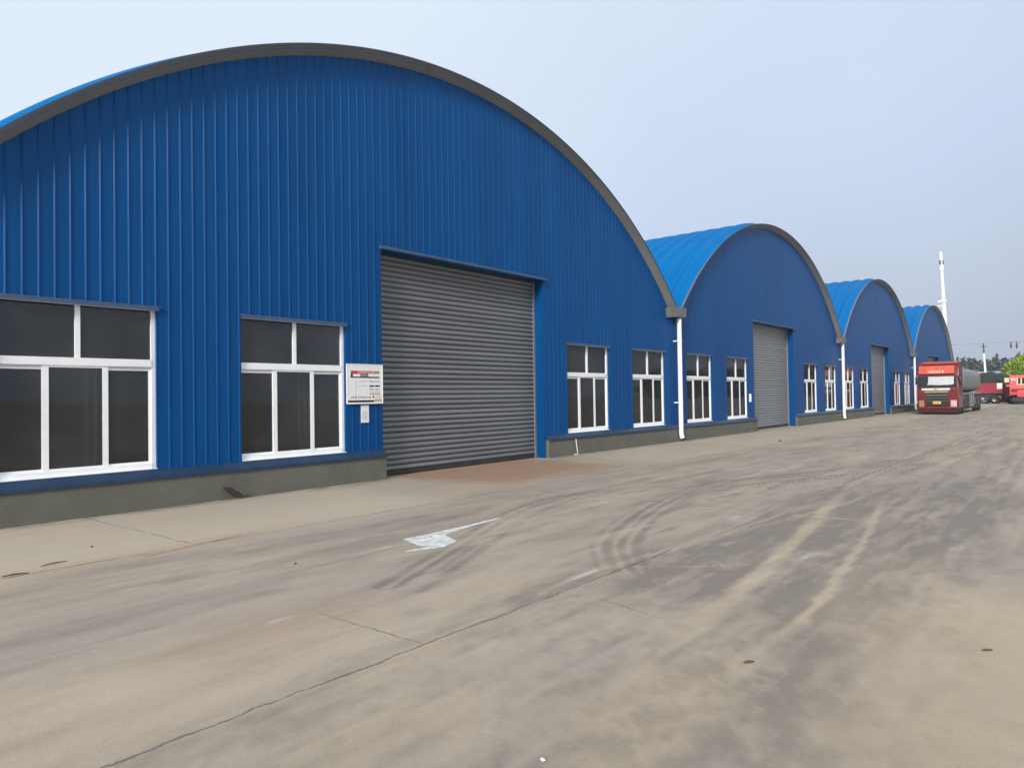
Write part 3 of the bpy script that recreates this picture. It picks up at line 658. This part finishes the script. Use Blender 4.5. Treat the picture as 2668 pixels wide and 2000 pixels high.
for i, (x, y, lb) in enumerate(((3.35, -2.55, 'tiny dark pebble on the pale apron below the nearest window'), (4.28, -5.3, 'tiny dark pebble alone on the grey concrete, left of the painted arrow'), (25.2, -3.2, 'small dark stone on the concrete near the second warehouse'))):
    blob("pebble", (x, y, .008), .013*(1+3*(i == 2)), .013*(1+3*(i == 2)), .009*(1+3*(i == 2)), M['wood'], lb, 'pebble', 10+i)

# ------------------------------------------------------------------ tanker truck (front faces -X)
def wheel(parent, x, y, rad=.5, wdt=.3):
    t_ = MB(); s = 1 if y > 0 else -1
    prof = [(.0, rad*.62), (.02, rad*.92), (.06, rad), (wdt-.06, rad), (wdt-.02, rad*.92), (wdt, rad*.62)]
    n = 24; vs = [(math.cos(2*math.pi*k/n)*r_, -s*a, math.sin(2*math.pi*k/n)*r_) for a, r_ in prof for k in range(n)]
    t_.mesh(vs, [(i*n+k, i*n+(k+1) % n, (i+1)*n+(k+1) % n, (i+1)*n+k) for i in range(len(prof)-1) for k in range(n)])
    o = t_.build('wheel', M['tyre'], parent, smooth=40); o.location = (x, y, rad)
    r_ = MB(); prof = [(.03, rad*.62), (.06, rad*.5), (.10, rad*.42), (.07, rad*.2), (.03, rad*.16), (.03, .001)]
    vs = [(math.cos(2*math.pi*k/n)*q, -s*a, math.sin(2*math.pi*k/n)*q) for a, q in prof for k in range(n)]
    r_.mesh(vs, [(i*n+k, i*n+(k+1) % n, (i+1)*n+(k+1) % n, (i+1)*n+k) for i in range(len(prof)-1) for k in range(n)])
    r_.build('rim', M['rim'], o, smooth=40); return o
T = thing('tanker_truck', (57.5, -3.25, 0), 'dark red tanker truck with grey tank, parked facing us by the last warehouse', 'truck')
HWD = 1.25
cb = MB()                                                            # cab shell: side profile extruded, bevelled
prof = [(0.10, .46), (2.15, .46), (2.2, 3.3), (1.2, 3.70), (.62, 3.68), (.42, 3.40), (.30, 2.75), (.02, 1.98), (0.0, 1.0)]
bm = bmesh.new(); vs = [bm.verts.new((x, -HWD, z)) for x, z in prof]; fc = bm.faces.new(vs)
ex = bmesh.ops.extrude_face_region(bm, geom=[fc]); bmesh.ops.translate(bm, verts=[g for g in ex['geom'] if isinstance(g, bmesh.types.BMVert)], vec=(0, 2*HWD, 0))
bmesh.ops.bevel(bm, geom=bm.edges[:], offset=.06, segments=2, affect='EDGES'); cb.bm(bm); cb.build('cab', M['truck_red'], T, smooth=35)
q = MB(); q.prism([(.20, 2.86), (.14, 2.86), (.27, 3.42), (.33, 3.44)], -1.0, 1.16, 'y'); vis = q.build('sun_visor', M['truck_orange'], T)
def on_visor(u0, u1, v0, v1):                                        # small letters on the visor, u along y (left of picture = +y)
    f = MB(); rn2 = random.Random(5); n = max(2, int((u1-u0)/.17)); wdv = (u1-u0)/n
    for i in range(n):
        for _ in range(3):
            a = u0+i*wdv+rn2.random()*.05; z = v0+(v1-v0)*rn2.random()*.7
            if rn2.random() < .5: b0, b1, z0, z1 = a-.03, a+wdv*1.05, z, z+.03
            else: b0, b1, z0, z1 = a, a+.03, v0, v1
            xf = lambda zz: .14+.13*(zz-2.86)/.56-.004
            f.face([(xf(z0), b0, z0), (xf(z0), b1, z0), (xf(z1), b1, z1), (xf(z1), b0, z1)])
    return f
on_visor(-.35, .55, 2.93, 3.09).build('visor_lettering', M['cream'], vis); on_visor(.75, 1.10, 2.92, 3.3).build('visor_side_lettering', M['redprint'], vis)
q = MB(); q.bbox(.36, 1.5, -1.2, 1.0, 3.52, 3.72, .05); q.build('roof_cap', M['truck_pale'], T)
q = MB(); q.prism([(.02, 2.05), (-.012, 2.06), (.20, 2.72), (.24, 2.72)], -1.12, 1.18, 'y'); wsn = q.build('windscreen', M['glassd'], T)
q = MB(); q.prism([(.0, 2.11), (-.014, 2.11), (.165, 2.66), (.18, 2.66)], -.98, .58, 'y'); q.build('windscreen_sunshade', M['shade'], wsn)
q = MB(); q.face([(-.004, .66, 2.10), (-.004, .35, 2.06), (-.01, -.1, 2.04), (-.008, -.9, 2.09), (-.002, -.9, 2.13), (-.002, .6, 2.14)]); q.build('paper_edge', M['litter'], wsn)
q = MB(); q.box(-.03, .02, -1.2, 1.22, 1.90, 2.045); q.build('wiper_panel', M['truck_black'], T)
q = MB(); q.bbox(-.05, .01, -.75, .98, 1.69, 1.85, .015); cs_ = q.build('chrome_strip', M['chrome'], T)
q = MB()
q.prism([(-.04, 1.74), (-.01, 1.74), (.03, 1.78), (.10, 1.76), (.16, 1.74), (.19, 1.74), (.17, 1.81), (.04, 1.80)], -.053, -.0505, 'x')
q.build('badge', M['truck_black'], cs_)
g = MB(); g.box(-.02, .02, -.62, .72, .62, 1.66); gr_ = g.build('grille', M['truck_black'], T)
g = MB(); g.bbox(-.06, -.02, -.64, .82, 1.52, 1.655, .012); g.build('grille_bar', M['tan'], gr_)
for z in (1.33, 1.12, .92):
    g = MB(); g.bbox(-.05, -.02, -.60, .70, z, z+.045, .008); g.build('grille_bar', M['wheel_dust'] if z != 1.33 else M['rail'], gr_)
g = MB(); g.bbox(-.05, -.02, -.19, .30, .74, .92, .006); pl = g.build('number_plate', M['amber'], gr_)
g = MB(); strokes(g, 0, .42, 0, .11, 0, 6, rn); o = g.build('plate_lettering', M['truck_black'], pl); o.rotation_euler.z = -math.pi/2; o.location = (-.052, .26, .775)
for s in (1, -1):
    g = MB(); y0, y1 = (.84, 1.17) if s > 0 else (-1.14, -.76)
    g.bbox(-.03, .05, y0, y1, .52, 1.0, .03); g.build('headlight', M['lamp'] if s > 0 else M['lamp2'], T)
    g = MB(); g.prism([(1.32, .62), (1.32, 1.62), (.86, 1.62), (.72, .66)] if False else [(s*1.2, 1.06), (s*1.2, 1.80), (s*.80, 1.72), (s*.74, 1.06)], -.012, .04, 'x'); g.build('corner_panel', M['truck_red'], T)
    mb_ = MB(); mb_.bbox(.15, .32, s*1.31-.09, s*1.31+.09, 2.12, 2.66, .04); mb_.tube([(.25, s*1.2, 2.70), (.24, s*1.31, 2.68), (.24, s*1.31, 2.62)], .02, 8)
    mb_.build('mirror', M['truck_black'], T, smooth=40)
    dr_ = MB(); dr_.prism([(.55, 2.02), (1.55, 2.02), (1.55, 2.75), (.85, 2.75)], s*1.251, s*1.257, 'y'); dr_.build('side_window', M['glassd'], T)
    st_ = MB(); st_.box(.5, 1.4, s*1.2, s*1.27, .75, .80); st_.box(.5, 1.4, s*1.2, s*1.27, .5, .54); st_.build('cab_step', M['wheel_dust'], T)
g = MB(); g.bbox(-.06, .30, -1.25, 1.25, .40, .56, .04); g.build('bumper', M['truck_red'], T)
g = MB(); g.bbox(.0, .35, -1.22, 1.22, .10, .40, .05); g.build('lower_valance', M['valance'], T)
# tank: rounded shell along x
x0, x1 = 2.75, 13.1; zc, ry, rz_ = 2.45, 1.22, .95
tk = MB(); n = 40; rings = [(x0-.0, .02), (x0-.0+.02, .35), (x0+.06, .75), (x0+.18, .95), (x0+.32, 1.0)]+[(x0+.32+(x1-x0-.64)*i/10, 1.0) for i in range(1, 11)]+[(x1-.18, .95), (x1-.06, .75), (x1-.02, .35), (x1, .02)]
def sq(c_): return math.copysign(abs(c_)**.68, c_)
vs = [(x, ry*s*sq(math.cos(2*math.pi*k/n)), zc+rz_*s*sq(math.sin(2*math.pi*k/n))) for x, s in rings for k in range(n)]
tk.mesh(vs, [(i*n+k, i*n+(k+1) % n, (i+1)*n+(k+1) % n, (i+1)*n+k) for i in range(len(rings)-1) for k in range(n)]); tank = tk.build('tank', M['tank'], T, smooth=50)
for i in range(5):
    xx = x0+.9+i*2.1; h_ = MB(); vs = []
    for xo in (xx-.03, xx+.03):
        for k in range(n): vs.append((xo, ry*1.008*sq(math.cos(2*math.pi*k/n)), zc+rz_*1.008*sq(math.sin(2*math.pi*k/n))))
    h_.mesh(vs, [(k, (k+1) % n, n+(k+1) % n, n+k) for k in range(n)]); h_.build('tank_band', M['frame_dark'] if False else M['tank'], tank, smooth=60)
for xx in (4.2, 7.6, 11.0):
    h_ = MB(); h_.tube([(xx, 0, zc+rz_-.03), (xx, 0, zc+rz_+.14)], .28, 16); h_.tube([(xx, 0, zc+rz_+.14), (xx, 0, zc+rz_+.17)], .33, 16); h_.build('hatch', M['rail'], tank, smooth=40)
h_ = MB(); h_.tube([(x0+.5, -.45, zc+rz_+.02), (x1-.5, -.45, zc+rz_+.02)], .025, 6)
for i in range(8): h_.tube([(x0+.5+i*1.33, -.45, zc+rz_-.1), (x0+.5+i*1.33, -.45, zc+rz_+.02)], .018, 6)
h_.build('walkway_rail', M['rail'], tank)
g = MB()
for y in (-.45, .37): g.box(2.0, 13.0, y, y+.08, .92, 1.2)
for xx in (3.2, 5.5, 8, 10.5, 12.6): g.box(xx, xx+.12, -1.0, 1.0, 1.2, 1.5)
g.build('chassis', M['frame_dark'], T)
for s in (1, -1):
    g = MB()
    g.prism([(2.5, 1.36), (13.0, 1.36), (13.0, 1.50), (2.5, 1.50)], s*1.10, s*1.2, 'y'); g.build('side_rail', M['rail'], T)
    g = MB(); g.bbox(4.1, 5.9, s*1.22-.35 if s > 0 else -1.22, s*1.22 if s > 0 else -.87, .45, 1.2, .03); g.build('tool_box', M['frame_dark'], T)
    g = MB(); g.bbox(2.3, 9.35, s*1.13-.02, s*1.13+.02, .30, 1.34, .01); g.bbox(9.351, 13.0, s*1.05-.02, s*1.05+.02, 1.12, 1.34, .01); g.build('side_skirt', M['frame_dark'], T)
    g = MB()
    for xx in (6.3, 7.3, 8.3): g.box(xx, xx+.07, s*1.19-.03, s*1.19+.03, .45, 1.355)
    for z in (.45, .75): g.box(6.371, 8.299, s*1.19-.025, s*1.19+.025, z, z+.09)
    g.build('side_guard', M['rail'], T)
    for xx in (1.35, 2.75, 10.0, 11.3, 12.4): wheel(T, xx, s*1.2)
    for xx in (10.0, 11.3, 12.4):
        m_ = MB(); pts = [(xx+.58*math.cos(a), .5+.60*math.sin(a)) for a in np.linspace(.15, math.pi-.15, 12)]; pts2 = [(xx+.62*math.cos(a), .5+.64*math.sin(a)) for a in np.linspace(math.pi-.15, .15, 12)]
        m_.prism(pts+pts2, s*.86, s*1.22, 'y'); m_.build('mudguard', M['wheel_dust'], T)
    g = MB(); g.box(12.98, 13.02, s*.75-.25, s*.75+.25, .28, .95); g.build('mud_flap', M['truck_black'], T)
# side panel lifted at the wheels behind the cab
g = MB(); g.bbox(2.25, 3.6, -1.21, -1.0, .95, 1.32, .03); g.build('fender', M['wheel_dust'], T)

# ------------------------------------------------------------------ px helper for the far background: image column/row (2668x2000) -> point on the plane x = const
def at_x(px, py, Xp):
    d = rr*((px-1334)/1850)-uu*((py-1000)/1850)+fw
    t_ = (Xp-CAM.x)/d.x; p = CAM+d*t_; return p
# --- crimson cargo truck under a dark tarpaulin, side on
pL = at_x(2545, 1040, 101).y; pR = at_x(2611, 1040, 101).y
T2 = thing('cargo_truck', (101, (pL+pR)/2, 0), 'crimson cargo truck under a dark green tarpaulin, behind the tanker', 'truck')
hl = abs(pL-pR)/2+.15
b_ = MB(); b_.bbox(0, 2.3, -hl, hl, 1.27, 2.60, .04); bed = b_.build('cargo_body', M['crimson'], T2)
b_ = MB(); b_.box(-.02, -.001, -hl+.12, -hl+.62, 1.75, 2.62); b_.build('white_panel', M['litter'], bed)
b_ = MB()
for i in range(6): b_.box(-.03, -.001, -hl+.75+i*(2*hl-.9)/6, -hl+.79+i*(2*hl-.9)/6, 1.30, 2.57)
b_.build('body_rib', M['crimson'], bed)
tp = MB(); nx_, ny2 = 8, 26; vs = []
for i in range(nx_+1):
    for j in range(ny2+1):
        u = i/nx_; v = j/ny2; y = -hl-.9+(2*hl+1.2)*v; e = min(1, 6*min(v, 1-v))**.6
        z = 2.62+(.75+.40*math.sin(math.pi*min(1, v*1.05))**.8+.10*math.sin(9*v+2)+.06*math.sin(23*v+u*4))*e*(.55+.45*math.sin(math.pi*(.12+.76*u)))
        vs.append((-.02+2.34*u, y, z))
tp.mesh(vs, [(i*(ny2+1)+j, (i+1)*(ny2+1)+j, (i+1)*(ny2+1)+j+1, i*(ny2+1)+j+1) for i in range(nx_) for j in range(ny2)])
tp.mesh([(-.02, y, 2.45) for y in np.linspace(-hl-.9, hl+.3, ny2+1)]+vs[:ny2+1], [(j, j+1, ny2+2+j, ny2+1+j) for j in range(ny2)])
tp.build('tarpaulin', M['tarp'], T2, smooth=60)
b_ = MB(); b_.box(.3, 2.0, -hl, hl, .95, 1.25); b_.build('chassis', M['frame_dark'], T2)
b_ = MB(); b_.bbox(-.02, .3, -hl+.1, hl-.2, .45, .93, .03); b_.build('tool_box', M['frame_dark'], T2)
b_ = MB(); b_.box(-.03, -.021, -hl+.25, -hl+1.1, .60, .90); b_.box(-.03, -.021, hl-.9, hl-.35, .5, .72); b_.build('number_plate', M['greyprint'], T2)
b_ = MB(); b_.bbox(.0, 2.2, -hl-1.5, -hl-.08, .55, 2.5, .08); cab2 = b_.build('cab', M['truck_red'], T2)
b_ = MB(); b_.box(-.02, -.001, -hl-1.0, -hl-.3, 2.05, 2.16); b_.box(-.02, -.001, -hl-.95, -hl-.5, .95, 1.05); b_.build('marker_stripe', M['litter'], cab2)
for y in (-hl+.9, hl-.9, hl-2.0, -hl-.7):
    for xx in (0.05, 2.25):
        o = wheel(T2, xx, y, .48, .28); o.rotation_euler.z = math.pi/2; o.location = (xx+(.0 if xx > 1 else 0), y, .48)
b_ = MB(); b_.bbox(.32, 2.0, -hl-1.2, hl-.05, .14, .94, .03); b_.build('underbody', M['frame_dark'], T2)
# --- bright red cab truck at the right edge
pl_ = at_x(2631, 1040, 97).y
T3 = thing('red_truck', (97, pl_-1.25, 0), 'bright red truck with white lettering and pale yellow mirror at the right edge', 'truck')
cb = MB(); prof = [(0.0, 1.05), (2.0, 1.0), (2.1, 3.0), (1.5, 3.25), (.35, 3.25), (.12, 2.2), (0.0, 1.9)]
bm = bmesh.new(); vs = [bm.verts.new((x, -1.25, z)) for x, z in prof]; fc = bm.faces.new(vs)
ex = bmesh.ops.extrude_face_region(bm, geom=[fc]); bmesh.ops.translate(bm, verts=[g for g in ex['geom'] if isinstance(g, bmesh.types.BMVert)], vec=(0, 2.5, 0))
bmesh.ops.bevel(bm, geom=bm.edges[:], offset=.06, segments=2, affect='EDGES'); cb.bm(bm); cab3 = cb.build('cab', M['bright_red'], T3, smooth=35)
q = MB(); q.prism([(.11, 2.20), (.08, 2.22), (.27, 2.95), (.31, 2.95)], -1.05, .45, 'y'); wn = q.build('windscreen', M['glassd'], T3)
q = MB()
for y in (-.30, .12, .48): q.prism([(.085, 2.20), (.07, 2.20), (.26, 2.97), (.28, 2.97)], y, y+.11, 'y')
q.prism([(.075, 2.16), (.06, 2.16), (.08, 2.26), (.095, 2.26)], -1.05, .6, 'y'); q.build('window_frame', M['yellow'], wn)
q = MB()
for i in range(4):
    q.prism([(.155, 2.62), (.135, 2.62), (.20, 2.95), (.22, 2.95)], .70+.11*i, .745+.11*i, 'y')
    q.prism([(.16, 2.74), (.145, 2.74), (.165, 2.80), (.18, 2.80)], .70+.11*i, .80+.11*i, 'y')
q.build('lettering', M['litter'], cab3)
q = MB(); q.bbox(-.05, .05, -1.0, 1.1, 1.62, 1.74, .02); q.bbox(-.06, .05, .5, 1.1, 1.40, 1.58, .02); q.build('trim_bar', M['truck_red'], T3)
q = MB(); q.bbox(-.12, .3, -1.25, .55, .80, 1.10, .04); q.build('bumper', M['bright_red'], T3)
q = MB(); q.bbox(.02, .22, 1.28, 1.72, 2.45, 2.98, .05); q.tube([(.12, 1.1, 2.9), (.12, 1.4, 2.9)], .03, 6); q.build('mirror', M['yellow'], T3)
q = MB(); q.box(.3, 7, -.45, .45, .75, 1.0); q.box(.05, .3, -1.0, 1.0, .35, .78); q.build('chassis', M['frame_dark'], T3)
q = MB(); q.bbox(.32, 7.5, -1.0, 1.0, .14, .74, .03); q.build('underbody', M['frame_dark'], T3)
q = MB(); q.bbox(2.4, 8, -1.25, 1.25, 1.1, 2.4, .04); q.build('cargo_body', M['crimson'], T3)
for s in (1, -1):
    for xx in (1.1, 5.2, 6.4): wheel(T3, xx, s*1.2, .48)

# ------------------------------------------------------------------ vegetation
def leaves(mb, pts, size, rd_):
    for p in pts:
        p = Vector(p); a = Vector((rd_.gauss(0, 1), rd_.gauss(0, 1), rd_.gauss(0, 1))).normalized(); b2 = a.orthogonal().normalized(); b2.rotate(Matrix.Rotation(rd_.random()*6.28, 3, a)); c2 = a.cross(b2)
        s = size*(.6+.8*rd_.random())
        mb.face([p-b2*s, p+c2*s*.55, p+b2*s, p-c2*s*.55])
def crown_pts(cx, cy, cz, rx, ry_, rz2, n, rd_, lumps=9):
    L_ = []
    for _ in range(lumps):
        a = rd_.random()*6.28; e = rd_.uniform(-.5, 1.2); L_.append((cx+rx*.5*math.cos(a)*math.cos(e), cy+ry_*.5*math.sin(a)*math.cos(e), cz+rz2*.5*math.sin(e), rd_.uniform(.42, .62)))
    out = []
    for _ in range(n):
        lx, ly, lz, r_ = rd_.choice(L_); d = Vector((rd_.gauss(0, 1), rd_.gauss(0, 1), rd_.gauss(0, 1))).normalized()*(rd_.random()**.4)*r_
        out.append((lx+d.x*rx, ly+d.y*ry_, lz+d.z*rz2))
    return out
rd_ = random.Random(4)
pb_ = at_x(2668, 985, 112)
tr = thing('round_tree', (112, pb_.y-.7, 0), 'bright green round-topped tree behind the bright red truck', 'tree')
tm = MB(); tm.tube([(0, 0, 0), (.05, .02, 1.2), (0, -.05, 2.6), (.1, 0, 3.6)], [.22, .18, .15, .08], 10)
for a in range(6): tm.tube([(0, 0, 2.2+.2*a), (.7*math.cos(a*1.1), .7*math.sin(a*1.1), 3.1+.25*a), (1.3*math.cos(a*1.1), 1.3*math.sin(a*1.1), 3.7+.25*a)], [.08, .05, .02], 6)
tm.build('trunk', M['bark'], tr, smooth='all')
lm = MB(); pts = []
for _ in range(9000):
    d = Vector((rd_.gauss(0, 1), rd_.gauss(0, 1), rd_.gauss(0, 1))).normalized(); k_ = rd_.random()**.22
    lump = 1.04+.06*math.sin(5*d.x+3*d.z)*math.cos(6*d.y)
    pts.append((d.x*2.95*k_*lump, d.y*2.95*k_*lump, 3.5+d.z*2.6*k_*lump))
leaves(lm, pts, .15, rd_); lm.build('crown', M['leaf'], tr)
ps = at_x(2627, 977, 110)
sh = thing('pale_shrub', (110, ps.y, 0), 'small yellow-green shrub left of the bright round tree', 'shrub')
lm = MB(); leaves(lm, crown_pts(0, 0, 3.0, .8, .75, 1.2, 1200, rd_), .12, rd_); lm.build('crown', M['leafy'], sh)
tm = MB(); tm.tube([(0, 0, 0), (.03, 0, 1.5), (0, 0, 3)], [.08, .06, .03], 8); tm.build('trunk', M['bark'], sh, smooth='all')
# far wood: reads as one mass
lm = MB()
for i in range(210):
    x = rd_.uniform(285, 345); y = rd_.uniform(-150, 95); top = 11.2+2.2*vnoise(np.array([y*.12]), np.array([3.]), 7)[0]+rd_.uniform(-1.2, 1.6)
    wdt = rd_.uniform(1.6, 4.0); kind = rd_.random()
    if kind < .25: wdt *= .55; top += 1.2
    leaves(lm, crown_pts(x, y, top*.55, wdt, wdt, top*.47, 150, rd_, 7), .95, rd_)
for i in range(12000):
    y = rd_.uniform(-150, 95); leaves(lm, [(rd_.uniform(284, 318), y, rd_.uniform(.2, 11.6+1.2*math.sin(y*.21)+.8*math.sin(y*.53)))], 1.15, rd_)
o = lm.build('forest', M['leaffar']); o['kind'] = 'stuff'; o['label'] = 'far-off grey wood along the horizon'
# low grey building far behind the trucks
pa, pb2 = at_x(2535, 970, 150), at_x(2628, 970, 150)
lb = thing('low_building', (150, (pa.y+pb2.y)/2, 0), 'long low pale grey building far behind the cargo truck', 'building')
hl2 = abs(pa.y-pb2.y)/2+1
b_ = MB(); b_.box(0, 10, -hl2, hl2, 0, 4.3); b_.build('wall', M['lowgrey'], lb)
b_ = MB(); b_.prism([(-.4, 4.3), (10.4, 4.3), (10.4, 4.5), (5, 5.0), (-.4, 4.5)], -hl2-.3, hl2+.3, 'y'); b_.build('roof', M['lowgrey'], lb)
for i in range(4):
    b_ = MB(); y = -hl2+1.2+i*(2*hl2-2.4)/3; b_.box(-.03, -.001, y-.5, y+.5, 1.6, 2.8); b_.build('window', M['glassd'], lb)
# utility pole and its wires
pt = at_x(2562, 894, 130); pb3 = at_x(2567.5, 972, 130); pm = at_x(2563.5, 920, 130)
up = thing('utility_pole', (130, pb3.y, 0), 'slim white utility pole with a dark top behind the cargo truck', 'pole')
q = MB(); q.tube([(0, 0, 0), (0, 0, pb3.z), (0, pm.y-pb3.y, pm.z)], [.17, .16, .13], 10); q.build('shaft', M['mast'], up, smooth=50)
q = MB(); q.tube([(0, pm.y-pb3.y, pm.z+.003), (0, pt.y-pb3.y, pt.z)], [.11, .09], 8); q.tube([(0, pt.y-pb3.y-.5, pt.z-.5), (0, pt.y-pb3.y+.5, pt.z-.5)], .05, 6); q.build('dark_top', M['pole_dark'], up, smooth=50)
for lab, z0, seed in (('upper of the two thin power lines crossing the sky above the far trees', pt.z-.1, 0), ('lower of the two thin power lines crossing the sky above the far trees', pt.z-3.0, 1)):
    q = MB(); q.tube([(130, y, z0+.0009*(y-pt.y)**2*.6-(.5 if seed else .0)+.05*(1-((y-pt.y)/40)**2)) for y in np.linspace(pt.y-30, pt.y+30, 25)], .017, 5)
    o = q.build('power_line', M['wire']); tag(o, lab, 'power line', 'power lines over the far trees')
for px_, lab in ((2634, 'dark insulator hanging between the power lines, left one'), (2649, 'dark insulator hanging between the power lines, right one')):
    p = at_x(px_, 898, 130); q = MB(); q.tube([(130, p.y, p.z-.55), (130, p.y, p.z-.2), (130, p.y, p.z+.2), (130, p.y, p.z+.55)], [.06, .14, .09, .03], 8)
    tag(q.build('insulator', M['pole_dark'], None, smooth=60), lab, 'insulator', 'insulators on the power lines')
# tall white mast behind the last warehouse
b0 = at_x(2461, 822, 140); t0 = at_x(2451, 655, 140)
ms = thing('white_mast', (140, b0.y, 0), 'tall white mast rising behind the farthest warehouse', 'mast')
hz = lambda py: at_x(2456, py, 140).z
xy = lambda py: (0, (t0.y-b0.y)*(822-py)/167., hz(py))
q = MB(); q.tube([(0, .25, 0), xy(830), xy(704)], [.62, .33, .21], 16); q.build('shaft', M['mast'], ms, smooth=50)
q = MB(); q.tube([xy(703.8), xy(690)], [.34, .33], 16); q.build('collar', M['mast'], ms, smooth=50)
q = MB(); q.tube([xy(689.8), xy(678)], [.23, .23], 16); q.build('lamp_section', M['rail'], ms, smooth=50)
for k in range(4):
    q = MB(); a = k*math.pi/2+.4; p0 = Vector(xy(689)); p1 = Vector(xy(678.5)); of = Vector((math.cos(a)*.28, math.sin(a)*.28, 0)); q.tube([p0+of, p1+of], .075, 8); q.build('antenna', M['pole_dark'] if k % 2 else M['mast'], ms)
q = MB(); q.tube([xy(677.8), xy(657), xy(655)], [.22, .20, .10], 16); q.build('tip', M['mast'], ms, smooth=50)
q = MB(); q.tube([xy(787), xy(784)], [.48, .48], 16); p = Vector(xy(784)); q.tube([p, p+Vector((0, .85, -.1))], .2, 8); q.build('platform', M['mast'], ms, smooth=50)
q = MB(); p = Vector(xy(798)); q.tube([p, p+Vector((0, .85, .1))], .14, 8); q.build('arm', M['mast'], ms, smooth=50)

# ------------------------------------------------------------------ air
hz_ = MB(); hz_.box(-120, 460, -260, 260, -1.0, 45)
hm = bpy.data.materials.new('pale_haze'); hm.use_nodes = True; t = hm.node_tree; t.nodes.clear()
pv = N(t, 'ShaderNodeVolumePrincipled'); pv.inputs['Color'].default_value = (.93, .95, 1, 1); pv.inputs['Density'].default_value = .0004; pv.inputs['Anisotropy'].default_value = .2
om = N(t, 'ShaderNodeOutputMaterial'); t.links.new(pv.outputs[0], om.inputs['Volume'])
ho = hz_.build('haze', hm); ho['kind'] = 'stuff'; ho['label'] = 'thin pale haze over the yard'
